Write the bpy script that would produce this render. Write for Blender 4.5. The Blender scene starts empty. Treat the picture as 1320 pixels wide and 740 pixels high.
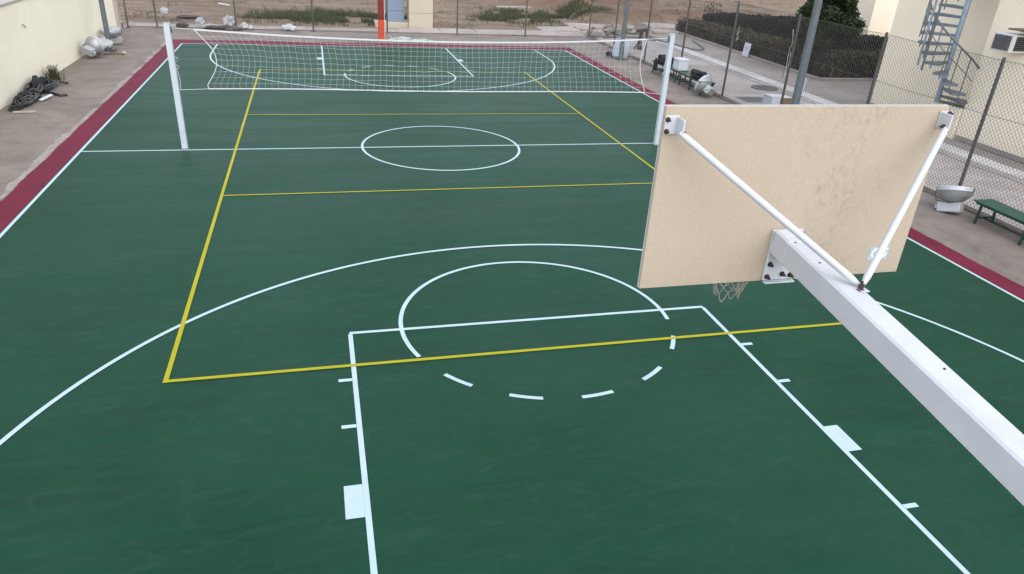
import bpy, bmesh, math, random
import numpy as np
from mathutils import Vector, Matrix, noise

random.seed(7)
rng = np.random.default_rng(7)
sc = bpy.context.scene
COL = sc.collection
R = math.radians

# ------------------------------------------------------------------ camera
cam_d = bpy.data.cameras.new('camera')
cam = bpy.data.objects.new('camera', cam_d)
COL.objects.link(cam)
sc.camera = cam
_r = Vector((0.96853657, -0.24262146, 0.05542325))
_u = Vector((0.06137964, 0.44869263, 0.89157583))
_f = Vector((0.24118344, 0.86012194, -0.44946724))
_m = Matrix((_r, _u, -_f)).transposed().to_4x4()
_m.translation = Vector((-2.6267, -16.2887, 4.7162))
cam.matrix_world = _m
cam_d.sensor_width = 36.0
cam_d.lens = 932.056 / 1320 * 36.0
cam_d.clip_end = 3000

# ------------------------------------------------------------------ sky, sun, exposure
SUN_EL, SUN_AZ = R(50), R(174)          # azimuth clockwise from +Y
w = bpy.data.worlds.new('World')
sc.world = w
w.use_nodes = True
nt = w.node_tree
nt.nodes.clear()
out = nt.nodes.new('ShaderNodeOutputWorld')
bg = nt.nodes.new('ShaderNodeBackground')
sky = nt.nodes.new('ShaderNodeTexSky')
sky.sky_type = 'NISHITA'
sky.sun_disc = False
sky.sun_elevation = SUN_EL
sky.sun_rotation = SUN_AZ
sky.dust_density = 1.0
sky.ozone_density = 1.0
hsv = nt.nodes.new('ShaderNodeHueSaturation')      # overcast: a paler, greyer sky
hsv.inputs['Saturation'].default_value = 0.40
nt.links.new(sky.outputs[0], hsv.inputs['Color'])
nt.links.new(hsv.outputs[0], bg.inputs['Color'])
bg.inputs['Strength'].default_value = 0.15
nt.links.new(bg.outputs[0], out.inputs[0])

sun_d = bpy.data.lights.new('sun', 'SUN')
sun_d.energy = 0.5
sun_d.angle = R(75)
sun_d.color = (1.0, 0.96, 0.91)
sun = bpy.data.objects.new('sun', sun_d)
COL.objects.link(sun)
_sd = Vector((math.sin(SUN_AZ) * math.cos(SUN_EL), math.cos(SUN_AZ) * math.cos(SUN_EL), math.sin(SUN_EL)))
sun.rotation_euler = _sd.to_track_quat('Z', 'Y').to_euler()
sun.location = (0, -20, 30)

sc.view_settings.view_transform = 'Standard'
sc.view_settings.look = 'None'
sc.view_settings.gamma = 1.0
sc.view_settings.use_curve_mapping = False
sc.view_settings.exposure = 1.38

# ------------------------------------------------------------------ materials
def srgb(r, g, b):
    def f(c):
        c /= 255.0
        return c / 12.92 if c <= 0.04045 else ((c + 0.055) / 1.055) ** 2.4
    return (f(r), f(g), f(b), 1.0)

def lin(r, g, b):
    return (r, g, b, 1.0)

class NB:
    """small node-graph helper"""
    def __init__(s, name):
        s.m = bpy.data.materials.new(name)
        s.m.use_nodes = True
        s.t = s.m.node_tree
        s.b = s.t.nodes['Principled BSDF']
        s.tc = None
    def n(s, t, **kw):
        nd = s.t.nodes.new(t)
        for k, v in kw.items():
            setattr(nd, k, v)
        return nd
    def l(s, a, b):
        s.t.links.new(a, b)
    def coord(s, scale=(1, 1, 1), rot=(0, 0, 0), world=False):
        mp = s.n('ShaderNodeMapping')
        mp.inputs['Scale'].default_value = scale
        mp.inputs['Rotation'].default_value = rot
        if world:
            g = s.n('ShaderNodeNewGeometry')
            s.l(g.outputs['Position'], mp.inputs['Vector'])
        else:
            tc = s.n('ShaderNodeTexCoord')
            s.l(tc.outputs['Object'], mp.inputs['Vector'])
        return mp.outputs[0]
    def noise(s, vec, scale, detail=5, rough=0.55, dist=0.0):
        nd = s.n('ShaderNodeTexNoise')
        nd.inputs['Scale'].default_value = scale
        nd.inputs['Detail'].default_value = detail
        nd.inputs['Roughness'].default_value = rough
        nd.inputs['Distortion'].default_value = dist
        s.l(vec, nd.inputs['Vector'])
        return nd.outputs['Fac']
    def ramp(s, fac, lo, hi, a=0.0, b=1.0):
        nd = s.n('ShaderNodeMapRange')
        nd.inputs['From Min'].default_value = lo
        nd.inputs['From Max'].default_value = hi
        nd.inputs['To Min'].default_value = a
        nd.inputs['To Max'].default_value = b
        s.l(fac, nd.inputs['Value'])
        return nd.outputs[0]
    def mix(s, fac, a, b):
        nd = s.n('ShaderNodeMix', data_type='RGBA')
        if isinstance(fac, (int, float)):
            nd.inputs[0].default_value = fac
        else:
            s.l(fac, nd.inputs[0])
        for v, i in ((a, 6), (b, 7)):
            if isinstance(v, tuple):
                nd.inputs[i].default_value = v
            else:
                s.l(v, nd.inputs[i])
        return nd.outputs[2]
    def math(s, op, a, b=None):
        nd = s.n('ShaderNodeMath', operation=op)
        for v, i in ((a, 0), (b, 1)):
            if v is None:
                continue
            if isinstance(v, (int, float)):
                nd.inputs[i].default_value = v
            else:
                s.l(v, nd.inputs[i])
        return nd.outputs[0]
    def color(s, c):
        if isinstance(c, tuple):
            s.b.inputs['Base Color'].default_value = c
        else:
            s.l(c, s.b.inputs['Base Color'])
    def rough(s, r):
        if isinstance(r, (int, float)):
            s.b.inputs['Roughness'].default_value = r
        else:
            s.l(r, s.b.inputs['Roughness'])
    def bump(s, h, strength=0.3, dist=0.01):
        nd = s.n('ShaderNodeBump')
        nd.inputs['Strength'].default_value = strength
        nd.inputs['Distance'].default_value = dist
        s.l(h, nd.inputs['Height'])
        s.l(nd.outputs[0], s.b.inputs['Normal'])

def scaled(c, k):
    return (c[0] * k, c[1] * k, c[2] * k, 1.0)

def mat_plain(name, c, rough=0.6, var=0.15, scale=6.0, dirt=None, dirt_amt=0.35, metal=0.0, world=False, bump=0.0, spec=0.5):
    b = NB(name)
    v = b.coord(world=world)
    n1 = b.noise(v, scale, 6)
    col = b.mix(b.ramp(n1, 0.3, 0.7), scaled(c, 1 - var), scaled(c, 1 + var))
    if dirt:
        n2 = b.noise(v, scale * 0.45, 8, 0.65, 0.6)
        col = b.mix(b.ramp(n2, 0.52, 0.75, 0, dirt_amt), col, dirt)
    b.color(col)
    b.rough(b.ramp(n1, 0.2, 0.8, max(0.05, rough - 0.08), min(1, rough + 0.08)))
    b.b.inputs['Metallic'].default_value = metal
    b.b.inputs['Specular IOR Level'].default_value = spec
    if bump:
        b.bump(b.noise(v, scale * 8, 4), bump, 0.004)
    return b.m

M = {}

def build_mats():
    # --- painted acrylic court
    b = NB('green_acrylic')
    v = b.coord(world=True)
    vs = b.coord((0.22, 2.2, 1), (0, 0, R(6)), world=True)
    vs2 = b.coord((0.7, 5.0, 1), (0, 0, R(-14)), world=True)
    n1 = b.noise(vs, 1.0, 6, 0.6, 0.8)
    n2 = b.noise(v, 0.35, 4, 0.5)
    n3 = b.noise(vs2, 1.0, 7, 0.65, 1.4)
    n4 = b.noise(v, 60, 3)
    n6 = b.noise(b.coord((1.3, 7.0, 1), (0, 0, R(4)), world=True), 1.0, 7, 0.66, 0.8)
    n7 = b.noise(b.coord((1.6, 3.4, 1), (0, 0, R(-9)), world=True), 1.0, 8, 0.68, 1.8)
    g = lin(0.0036, 0.0405, 0.0183)
    col = b.mix(b.ramp(n1, 0.3, 0.7), scaled(g, 0.80), scaled(g, 1.18))
    col = b.mix(b.ramp(n2, 0.38, 0.62, 0, 0.6), col, lin(0.009, 0.053, 0.030))
    col = b.mix(b.ramp(n3, 0.60, 0.78, 0, 0.32), col, lin(0.022, 0.066, 0.046))
    col = b.mix(b.ramp(n6, 0.42, 0.70, 0, 0.36), col, lin(0.011, 0.059, 0.034))
    col = b.mix(b.ramp(n7, 0.52, 0.72, 0, 0.55), col, lin(0.021, 0.062, 0.043))
    ndust = b.noise(v, 7.0, 8, 0.7, 0.4)
    col = b.mix(b.ramp(ndust, 0.64, 0.82, 0, 0.22), col, lin(0.06, 0.10, 0.08))
    b.color(col)
    b.rough(b.ramp(n1, 0.25, 0.75, 0.50, 0.66))
    b.bump(n4, 0.12, 0.003)
    b.b.inputs['Specular IOR Level'].default_value = 0.15
    M['court'] = b.m
    # --- maroon border
    b = NB('maroon_acrylic')
    v = b.coord(world=True)
    n1 = b.noise(v, 1.6, 6)
    n2 = b.noise(v, 9, 8, 0.7, 0.8)
    c = lin(0.135, 0.0135, 0.033)
    col = b.mix(b.ramp(n1, 0.3, 0.7), scaled(c, 0.86), scaled(c, 1.12))
    col = b.mix(b.ramp(n2, 0.60, 0.80, 0, 0.35), col, lin(0.19, 0.085, 0.10))
    b.color(col); b.rough(0.7)
    b.b.inputs['Specular IOR Level'].default_value = 0.15
    M['maroon'] = b.m
    # --- line paints
    for nm, c, d in (('line_white', lin(0.43, 0.54, 0.555), lin(0.26, 0.38, 0.37)), ('line_yellow', lin(0.355, 0.322, 0.010), lin(0.21, 0.225, 0.018))):
        b = NB(nm)
        v = b.coord(world=True)
        n1 = b.noise(v, 3.0, 6)
        n2 = b.noise(v, 22, 8, 0.7)
        col = b.mix(b.ramp(n1, 0.3, 0.7), scaled(c, 0.92), scaled(c, 1.05))
        col = b.mix(b.ramp(n2, 0.58, 0.78, 0, 0.35), col, d)
        b.color(col); b.rough(0.65)
        b.b.inputs['Specular IOR Level'].default_value = 0.2
        M[nm] = b.m
    # --- concretes
    def concrete(name, c, stain, pale, s=1.0, pale_amt=0.5):
        b = NB(name)
        v = b.coord(world=True)
        n1 = b.noise(v, 0.55 * s, 8, 0.6, 0.6)
        n2 = b.noise(v, 2.4 * s, 8, 0.65, 0.3)
        n3 = b.noise(v, 0.9 * s, 7, 0.7, 1.5)
        n4 = b.noise(v, 28 * s, 6, 0.7)
        col = b.mix(b.ramp(n1, 0.35, 0.65), scaled(c, 0.78), scaled(c, 1.14))
        col = b.mix(b.ramp(n2, 0.50, 0.72, 0, 0.62), col, stain)
        col = b.mix(b.ramp(n3, 0.57, 0.70, 0, pale_amt), col, pale)
        n6 = b.noise(b.coord((1.6, 0.5, 1), (0, 0, R(35)), world=True), 0.9 * s, 8, 0.7, 2.2)
        col = b.mix(b.ramp(n6, 0.60, 0.72, 0, 0.5), col, scaled(stain, 0.85))
        col = b.mix(b.ramp(n4, 0.35, 0.75, 0, 0.28), col, scaled(stain, 0.8))
        b.color(col); b.rough(0.88)
        b.bump(n4, 0.35, 0.006)
        b.b.inputs['Specular IOR Level'].default_value = 0.25
        M[name] = b.m
    concrete('apron', lin(0.228, 0.194, 0.166), lin(0.125, 0.097, 0.080), lin(0.31, 0.275, 0.245), 1.0, 0.45)
    concrete('pavement', lin(0.40, 0.362, 0.342), lin(0.27, 0.235, 0.21), lin(0.52, 0.50, 0.48), 1.0, 0.45)
    concrete('pale_strip', lin(0.54, 0.525, 0.515), lin(0.44, 0.41, 0.39), lin(0.66, 0.65, 0.64), 1.2, 0.5)
    concrete('footway', lin(0.31, 0.272, 0.25), lin(0.25, 0.215, 0.195), lin(0.50, 0.47, 0.45), 1.0, 0.4)
    concrete('slab', lin(0.42, 0.37, 0.33), lin(0.27, 0.225, 0.19), lin(0.48, 0.44, 0.41), 1.6, 0.4)
    concrete('cement', lin(0.32, 0.285, 0.255), lin(0.20, 0.165, 0.14), lin(0.42, 0.39, 0.37), 5.0, 0.6)
    concrete('kerb', lin(0.145, 0.125, 0.112), lin(0.11, 0.095, 0.085), lin(0.30, 0.27, 0.25), 2.0, 0.3)
    concrete('rubble', lin(0.25, 0.225, 0.205), lin(0.14, 0.12, 0.105), lin(0.34, 0.325, 0.31), 3.0, 0.4)
    # --- desert ground, orange spoil where attribute "spoil" is set
    b = NB('sand')
    v = b.coord(world=True)
    vs = b.coord((0.25, 1.4, 1), world=True)
    n1 = b.noise(vs, 0.8, 8, 0.65, 0.7)
    n2 = b.noise(v, 1.6, 8, 0.7, 0.5)
    n3 = b.noise(v, 14, 6, 0.7)
    vs3 = b.coord((0.5, 1.8, 1), world=True)
    n5 = b.noise(vs3, 1.1, 9, 0.72, 0.9)
    col = b.mix(b.ramp(n1, 0.35, 0.65), lin(0.185, 0.138, 0.100), lin(0.300, 0.228, 0.168))
    col = b.mix(b.ramp(n2, 0.50, 0.72, 0, 0.75), col, lin(0.165, 0.118, 0.085))
    col = b.mix(b.ramp(n5, 0.50, 0.66, 0, 0.75), col, lin(0.094, 0.074, 0.052))
    col = b.mix(b.ramp(n3, 0.5, 0.75, 0, 0.5), col, lin(0.10, 0.074, 0.056))
    at = b.n('ShaderNodeAttribute', attribute_name='spoil')
    col = b.mix(at.outputs['Fac'], col, b.mix(b.ramp(n2, 0.35, 0.65), lin(0.115, 0.058, 0.036), lin(0.235, 0.118, 0.072)))
    b.color(col); b.rough(0.95)
    b.bump(b.noise(v, 3.5, 9, 0.75), 0.9, 0.10)
    b.b.inputs['Specular IOR Level'].default_value = 0.15
    M['sand'] = b.m
    # --- rendered walls
    def render_wall(name, c, stain, amt):
        b = NB(name)
        v = b.coord(world=True)
        vv = b.coord((1.6, 1.6, 0.18), world=True)
        n1 = b.noise(v, 0.5, 6, 0.6, 0.5)
        n2 = b.noise(vv, 1.3, 8, 0.7, 0.3)
        n3 = b.noise(v, 2.0, 8, 0.7, 0.8)
        n4 = b.noise(v, 45, 4)
        col = b.mix(b.ramp(n1, 0.35, 0.68), scaled(c, 0.95), scaled(c, 1.04))
        col = b.mix(b.ramp(n2, 0.56, 0.80, 0, amt), col, stain)
        col = b.mix(b.ramp(n3, 0.64, 0.80, 0, amt), col, scaled(stain, 0.9))
        b.color(col); b.rough(0.85)
        b.bump(n4, 0.25, 0.006)
        b.b.inputs['Specular IOR Level'].default_value = 0.25
        M[name] = b.m
    render_wall('wall_cream', lin(0.89, 0.81, 0.635), lin(0.64, 0.57, 0.46), 0.25)
    render_wall('wall_building', lin(0.83, 0.73, 0.575), lin(0.70, 0.60, 0.46), 0.25)
    render_wall('wall_raw', lin(0.42, 0.38, 0.34), lin(0.26, 0.23, 0.20), 0.4)
    render_wall('pillar_blue', lin(0.20, 0.25, 0.325), lin(0.16, 0.195, 0.245), 0.25)
    render_wall('pillar_cream', lin(0.47, 0.41, 0.32), lin(0.37, 0.31, 0.24), 0.25)
    # --- weathered back of the backboard
    b = NB('board_back')
    v = b.coord()
    n1 = b.noise(v, 160, 3, 0.6)
    n2 = b.noise(v, 4.6, 6, 0.6, 0.5)
    n3 = b.noise(v, 95, 2)
    n5 = b.noise(b.coord((1, 1, 0.6)), 34, 8, 0.78, 0.8)
    c = lin(0.41, 0.338, 0.256)
    col = b.mix(b.ramp(n1, 0.36, 0.64), scaled(c, 0.90), scaled(c, 1.07))
    # grime blotches gathered about the middle and upper right of the sheet
    px = b.n('ShaderNodeSeparateXYZ'); b.l(v, px.inputs[0])
    gx = b.math('ABSOLUTE', b.math('SUBTRACT', px.outputs['X'], 0.30))
    msk = b.ramp(gx, 0.10, 0.58, 1.0, 0.0)
    g1 = b.math('MULTIPLY', b.ramp(n5, 0.46, 0.62), b.math('MULTIPLY', b.ramp(n2, 0.44, 0.60), msk))
    col = b.mix(b.math('MULTIPLY', g1, 0.45), col, lin(0.20, 0.175, 0.145))
    nb = b.ramp(b.math('ADD', px.outputs['Z'], b.math('MULTIPLY', n2, 0.3)), 2.93, 3.13, 0.32, 0.0)  # shade toward the board's bottom edge, painted into the colour
    col = b.mix(b.math('MULTIPLY', nb, b.ramp(n3, 0.35, 0.6)), col, lin(0.26, 0.21, 0.17))
    col = b.mix(b.ramp(n3, 0.66, 0.76, 0, 0.4), col, lin(0.30, 0.24, 0.19))
    b.color(col); b.rough(0.8)
    b.bump(n1, 0.35, 0.002)
    M['board_back'] = b.m
    # --- simple ones
    b = NB('steel_white')
    v = b.coord()
    n1 = b.noise(v, 5, 6); n2 = b.noise(v, 38, 7, 0.7, 0.4); n3 = b.noise(v, 9, 8, 0.72, 1.0)
    c = lin(0.50, 0.518, 0.55)
    col = b.mix(b.ramp(n1, 0.3, 0.7), scaled(c, 0.94), scaled(c, 1.05))
    col = b.mix(b.ramp(n3, 0.58, 0.74, 0, 0.40), col, lin(0.36, 0.335, 0.305))
    col = b.mix(b.ramp(n2, 0.685, 0.72, 0, 0.8), col, lin(0.16, 0.12, 0.095))
    b.color(col); b.rough(b.ramp(n3, 0.3, 0.7, 0.38, 0.58)); b.bump(n1, 0.15, 0.01)
    M['steel_white'] = b.m
    M['post_white'] = mat_plain('post_white', lin(0.45, 0.495, 0.535), 0.45, 0.05, 4, lin(0.50, 0.50, 0.50), 0.25)
    M['rust'] = mat_plain('rust', lin(0.045, 0.022, 0.014), 0.8, 0.4, 40)
    M['rust_stain'] = mat_plain('rust_stain', lin(0.22, 0.12, 0.07), 0.85, 0.3, 30)
    M['galv'] = mat_plain('galv', lin(0.075, 0.076, 0.072), 0.6, 0.25, 9, lin(0.10, 0.065, 0.045), 0.5, 0.15)
    M['wire'] = mat_plain('wire', lin(0.10, 0.097, 0.09), 0.6, 0.2, 5)
    M['lamp_grey'] = mat_plain('lamp_grey', lin(0.095, 0.115, 0.122), 0.5, 0.14, 4, lin(0.10, 0.09, 0.08), 0.3)
    M['net_cord'] = mat_plain('net_cord', lin(0.42, 0.48, 0.46), 0.8, 0.06, 8)
    M['tape'] = mat_plain('tape', lin(0.55, 0.54, 0.56), 0.75, 0.06, 5, lin(0.55, 0.52, 0.5), 0.3)
    M['hoop_net'] = mat_plain('hoop_net', lin(0.30, 0.27, 0.235), 0.9, 0.25, 30, lin(0.20, 0.12, 0.08), 0.5)
    M['orange_rim'] = mat_plain('orange_rim', lin(0.38, 0.07, 0.02), 0.5, 0.1, 8)
    M['pad_orange'] = mat_plain('pad_orange', lin(0.50, 0.055, 0.015), 0.45, 0.08, 3)
    M['pad_red'] = mat_plain('pad_red', lin(0.17, 0.007, 0.010), 0.45, 0.12, 3)
    M['green_paint'] = mat_plain('green_paint', lin(0.008, 0.068, 0.036), 0.45, 0.2, 7, lin(0.05, 0.10, 0.07), 0.4)
    M['green_leg'] = mat_plain('green_leg', lin(0.006, 0.036, 0.020), 0.5, 0.2, 7, lin(0.03, 0.03, 0.02), 0.4)
    M['flood_alu'] = mat_plain('flood_alu', lin(0.33, 0.335, 0.34), 0.42, 0.10, 5, lin(0.24, 0.22, 0.20), 0.35, 0.45)
    M['flood_rim'] = mat_plain('flood_rim', lin(0.46, 0.47, 0.48), 0.4, 0.08, 5, lin(0.40, 0.38, 0.35), 0.3, 0.2)
    M['flood_glass'] = mat_plain('flood_glass', lin(0.40, 0.43, 0.42), 0.3, 0.10, 5, lin(0.30, 0.30, 0.28), 0.35)
    M['flood_box'] = mat_plain('flood_box', lin(0.40, 0.41, 0.42), 0.5, 0.1, 8, lin(0.30, 0.27, 0.24), 0.4, 0.2)
    M['flood_dark'] = mat_plain('flood_dark', lin(0.03, 0.03, 0.032), 0.6, 0.2, 8)
    M['black_rubber'] = mat_plain('black_rubber', lin(0.009, 0.009, 0.0085), 0.5, 0.4, 7, lin(0.07, 0.066, 0.06), 0.5)
    M['grey_rubber'] = mat_plain('grey_rubber', lin(0.06, 0.06, 0.056), 0.55, 0.3, 6, lin(0.015, 0.015, 0.015), 0.8)
    M['dark_cloth'] = mat_plain('dark_cloth', lin(0.009, 0.009, 0.012), 0.85, 0.4, 9)
    M['white_box'] = mat_plain('white_box', lin(0.52, 0.54, 0.58), 0.7, 0.05, 6, lin(0.55, 0.55, 0.55), 0.3)
    M['cardboard'] = mat_plain('cardboard', lin(0.17, 0.112, 0.07), 0.85, 0.12, 12)
    M['plastic_bag'] = mat_plain('plastic_bag', lin(0.42, 0.42, 0.44), 0.5, 0.22, 6, lin(0.22, 0.21, 0.21), 0.6)
    M['sack'] = mat_plain('sack', lin(0.36, 0.40, 0.45), 0.7, 0.12, 12, lin(0.35, 0.33, 0.32), 0.4)
    M['tarp'] = mat_plain('tarp', lin(0.38, 0.44, 0.41), 0.7, 0.15, 8, lin(0.10, 0.25, 0.19), 0.9)
    M['stair_steel'] = mat_plain('stair_steel', lin(0.135, 0.17, 0.205), 0.42, 0.12, 7, lin(0.16, 0.17, 0.18), 0.4, 0.2)
    M['stair_rail'] = mat_plain('stair_rail', lin(0.10, 0.12, 0.14), 0.42, 0.15, 7, lin(0.13, 0.13, 0.13), 0.4, 0.2)
    M['stair_light'] = mat_plain('stair_light', lin(0.26, 0.325, 0.385), 0.4, 0.1, 7, lin(0.3, 0.32, 0.34), 0.4, 0.2)
    M['ac_white'] = mat_plain('ac_white', lin(0.55, 0.55, 0.55), 0.5, 0.05, 6, lin(0.45, 0.42, 0.38), 0.3)
    M['ac_grille'] = mat_plain('ac_grille', lin(0.075, 0.075, 0.08), 0.6, 0.3, 25, lin(0.35, 0.34, 0.33), 0.45)
    M['ac_dark'] = mat_plain('ac_dark', lin(0.012, 0.012, 0.012), 0.6, 0.2, 8)
    M['wood_dark'] = mat_plain('wood_dark', lin(0.14, 0.095, 0.065), 0.8, 0.25, 9)
    M['rust_brown'] = mat_plain('rust_brown', lin(0.040, 0.024, 0.019), 0.8, 0.4, 12)
    M['hose_grey'] = mat_plain('hose_grey', lin(0.10, 0.097, 0.094), 0.55, 0.2, 6)
    M['iron'] = mat_plain('iron', lin(0.095, 0.090, 0.088), 0.65, 0.3, 9)
    M['grate_grey'] = mat_plain('grate_grey', lin(0.22, 0.215, 0.21), 0.8, 0.25, 9)
    M['sign_white'] = mat_plain('sign_white', lin(0.55, 0.56, 0.60), 0.5, 0.03, 6)
    M['sign_mark'] = mat_plain('sign_mark', lin(0.42, 0.46, 0.55), 0.6, 0.1, 6)
    M['logo_blue'] = mat_plain('logo_blue', lin(0.30, 0.43, 0.50), 0.7, 0.2, 60, lin(0.60, 0.48, 0.37), 0.8)
    M['logo_pale'] = mat_plain('logo_pale', lin(0.72, 0.74, 0.74), 0.7, 0.1, 60, lin(0.60, 0.48, 0.37), 0.6)
    M['bark'] = mat_plain('bark', lin(0.06, 0.045, 0.034), 0.9, 0.3, 14)
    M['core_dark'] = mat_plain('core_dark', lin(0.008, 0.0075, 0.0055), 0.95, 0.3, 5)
    M['litter_dark'] = mat_plain('litter_dark', lin(0.07, 0.055, 0.05), 0.8, 0.4, 6)
    M['stone'] = mat_plain('stone', lin(0.20, 0.165, 0.13), 0.9, 0.3, 3, world=True)
    # --- foliage: one colour per leaf
    def leaf(name, a, b_, c_, rough=0.6, trans=0.0):
        b = NB(name)
        g = b.n('ShaderNodeNewGeometry')
        v = b.coord(world=True)
        n1 = b.noise(v, 1.5, 5)
        col = b.mix(g.outputs['Random Per Island'], a, b_)
        col = b.mix(b.ramp(n1, 0.45, 0.70, 0, 0.8), col, c_)
        b.color(col); b.rough(rough)
        b.b.inputs['Specular IOR Level'].default_value = 0.3
        if trans:
            b.b.inputs['Transmission Weight'].default_value = 0.0
        M[name] = b.m
    leaf('hedge_leaf', lin(0.022, 0.018, 0.010), lin(0.082, 0.064, 0.038), lin(0.052, 0.045, 0.022))
    leaf('hedge_dark', lin(0.008, 0.007, 0.005), lin(0.026, 0.021, 0.015), lin(0.014, 0.013, 0.008))
    leaf('bush_leaf', lin(0.008, 0.015, 0.005), lin(0.036, 0.054, 0.016), lin(0.022, 0.030, 0.009))
    leaf('grass_leaf', lin(0.026, 0.040, 0.012), lin(0.065, 0.078, 0.028), lin(0.085, 0.078, 0.038), 0.8)
    leaf('scrub_leaf', lin(0.08, 0.060, 0.038), lin(0.16, 0.125, 0.082), lin(0.11, 0.08, 0.052), 0.85)

build_mats()

# ------------------------------------------------------------------ mesh helpers
class MB:
    """collects shapes; build() links them as ONE mesh object"""
    def __init__(s):
        s.v = []; s.f = []
    def add(s, vs, fs):
        o = len(s.v)
        s.v += [tuple(p) for p in vs]
        s.f += [tuple(i + o for i in f) for f in fs]
        return s
    def box(s, c, size, rot=None, bev=0.0):
        bm = bmesh.new()
        bmesh.ops.create_cube(bm, size=1.0)
        for v in bm.verts:
            v.co = Vector((v.co.x * size[0], v.co.y * size[1], v.co.z * size[2]))
        if bev > 0:
            bmesh.ops.bevel(bm, geom=list(bm.edges), offset=bev, segments=1 if bev < 0.02 else 2, affect='EDGES', profile=0.5)
        m = Matrix.Translation(Vector(c)) @ (rot.to_4x4() if rot is not None else Matrix.Identity(4))
        bm.verts.index_update()
        s.add([m @ v.co for v in bm.verts], [[q.index for q in f.verts] for f in bm.faces])
        bm.free()
        return s
    def span(s, a, b, bev=0.0):
        return s.box([(a[i] + b[i]) / 2 for i in range(3)], [abs(b[i] - a[i]) for i in range(3)], None, bev)
    def bar(s, p0, p1, wd, ht, bev=0.0, up=(0, 0, 1)):
        p0 = Vector(p0); p1 = Vector(p1)
        d = (p1 - p0); L = d.length; d.normalize()
        x = d.cross(Vector(up)).normalized(); z = x.cross(d).normalized()
        rot = Matrix((x, d, z)).transposed()
        return s.box((p0 + p1) / 2, (wd, L, ht), rot, bev)
    def tube(s, pts, r, n=8, closed=False, caps=True):
        pts = [Vector(p) for p in pts]
        N = len(pts)
        rr = r if isinstance(r, (list, tuple)) else [r] * N
        vs = []
        prev = None
        for i, p in enumerate(pts):
            a = pts[i - 1] if (i > 0 or closed) else p
            b = pts[(i + 1) % N] if (i < N - 1 or closed) else p
            t = (b - a).normalized()
            if prev is None:
                up = Vector((0, 0, 1)) if abs(t.z) < 0.9 else Vector((1, 0, 0))
                nx = t.cross(up).normalized()
            else:
                nx = (prev - t * prev.dot(t))
                nx = nx.normalized() if nx.length > 1e-6 else t.orthogonal().normalized()
            prev = nx
            ny = t.cross(nx)
            for k in range(n):
                q = 2 * math.pi * k / n
                vs.append(p + (nx * math.cos(q) + ny * math.sin(q)) * rr[i])
        fs = []
        for i in range(N if closed else N - 1):
            j = (i + 1) % N
            for k in range(n):
                fs.append((i * n + k, i * n + (k + 1) % n, j * n + (k + 1) % n, j * n + k))
        if caps and not closed:
            fs.append(tuple(range(n - 1, -1, -1)))
            fs.append(tuple((N - 1) * n + k for k in range(n)))
        return s.add(vs, fs)
    def cyl(s, p0, p1, r0, r1=None, n=12):
        return s.tube([p0, p1], [r0, r0 if r1 is None else r1], n)
    def lathe(s, prof, n=24, m=None):
        m = m or Matrix.Identity(4)
        vs = []; fs = []
        for (r, z) in prof:
            for k in range(n):
                q = 2 * math.pi * k / n
                vs.append(m @ Vector((r * math.cos(q), r * math.sin(q), z)))
        for i in range(len(prof) - 1):
            for k in range(n):
                fs.append((i * n + k, i * n + (k + 1) % n, (i + 1) * n + (k + 1) % n, (i + 1) * n + k))
        return s.add(vs, fs)
    def poly(s, pts, z):
        s.add([(p[0], p[1], z) for p in pts], [tuple(range(len(pts)))])
        return s
    def rect(s, x0, y0, x1, y1, z):
        return s.poly([(x0, y0), (x1, y0), (x1, y1), (x0, y1)], z)
    def arc(s, cx, cy, r, a0, a1, wd, z, n=None):
        n = n or max(6, int(abs(a1 - a0) / 2.0))
        vs = []; fs = []
        for i in range(n + 1):
            a = R(a0 + (a1 - a0) * i / n)
            for q in (r - wd / 2, r + wd / 2):
                vs.append((cx + q * math.cos(a), cy + q * math.sin(a), z))
        for i in range(n):
            fs.append((2 * i, 2 * i + 1, 2 * i + 3, 2 * i + 2))
        return s.add(vs, fs)
    def blob(s, c, size, seed=0, amp=0.3, freq=2.0, sub=3, flat=None):
        bm = bmesh.new()
        bmesh.ops.create_icosphere(bm, subdivisions=sub, radius=1.0)
        sd = Vector((seed * 3.7, seed * 1.3, seed * 7.1))
        vs = []
        for v in bm.verts:
            k = 1 + amp * noise.noise(v.co * freq + sd) * 2 + amp * 0.5 * noise.noise(v.co * freq * 2.7 + sd)
            p = v.co * k
            p = Vector((p.x * size[0], p.y * size[1], p.z * size[2])) + Vector(c)
            if flat is not None and p.z < flat:
                p.z = flat + (p.z - flat) * 0.08
            vs.append(p)
        bm.verts.index_update()
        s.add(vs, [[q.index for q in f.verts] for f in bm.faces])
        bm.free()
        return s
    def mesh(s, name, mat=None, origin=(0, 0, 0), smooth=False):
        me = bpy.data.meshes.new(name)
        o = origin
        me.from_pydata([(p[0] - o[0], p[1] - o[1], p[2] - o[2]) for p in s.v], [], s.f)
        if mat:
            me.materials.append(M[mat])
        if smooth:
            me.polygons.foreach_set('use_smooth', [True] * len(me.polygons))
            me.set_sharp_from_angle(angle=R(38))
        me.update()
        return me
    def build(s, name, mat, parent=None, smooth=False, kind=None):
        org = root_loc(parent)
        ob = bpy.data.objects.new(name, s.mesh(name, mat, org, smooth))
        COL.objects.link(ob)
        if parent:
            ob.parent = parent
        if kind:
            ob['kind'] = kind
        return ob

def root_loc(p):
    o = (0, 0, 0)
    while p is not None:
        o = (o[0] + p.location[0], o[1] + p.location[1], o[2] + p.location[2])
        p = p.parent
    return o

def thing(name, label, cat, loc=(0, 0, 0), group=None):
    o = bpy.data.objects.new(name, None)
    COL.objects.link(o)
    o.location = loc
    o.empty_display_size = 0.2
    o['label'] = label; o['category'] = cat
    if group: o['group'] = group
    return o

def tag(o, label, cat, group=None):
    o['label'] = label; o['category'] = cat
    if group: o['group'] = group
    return o

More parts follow.
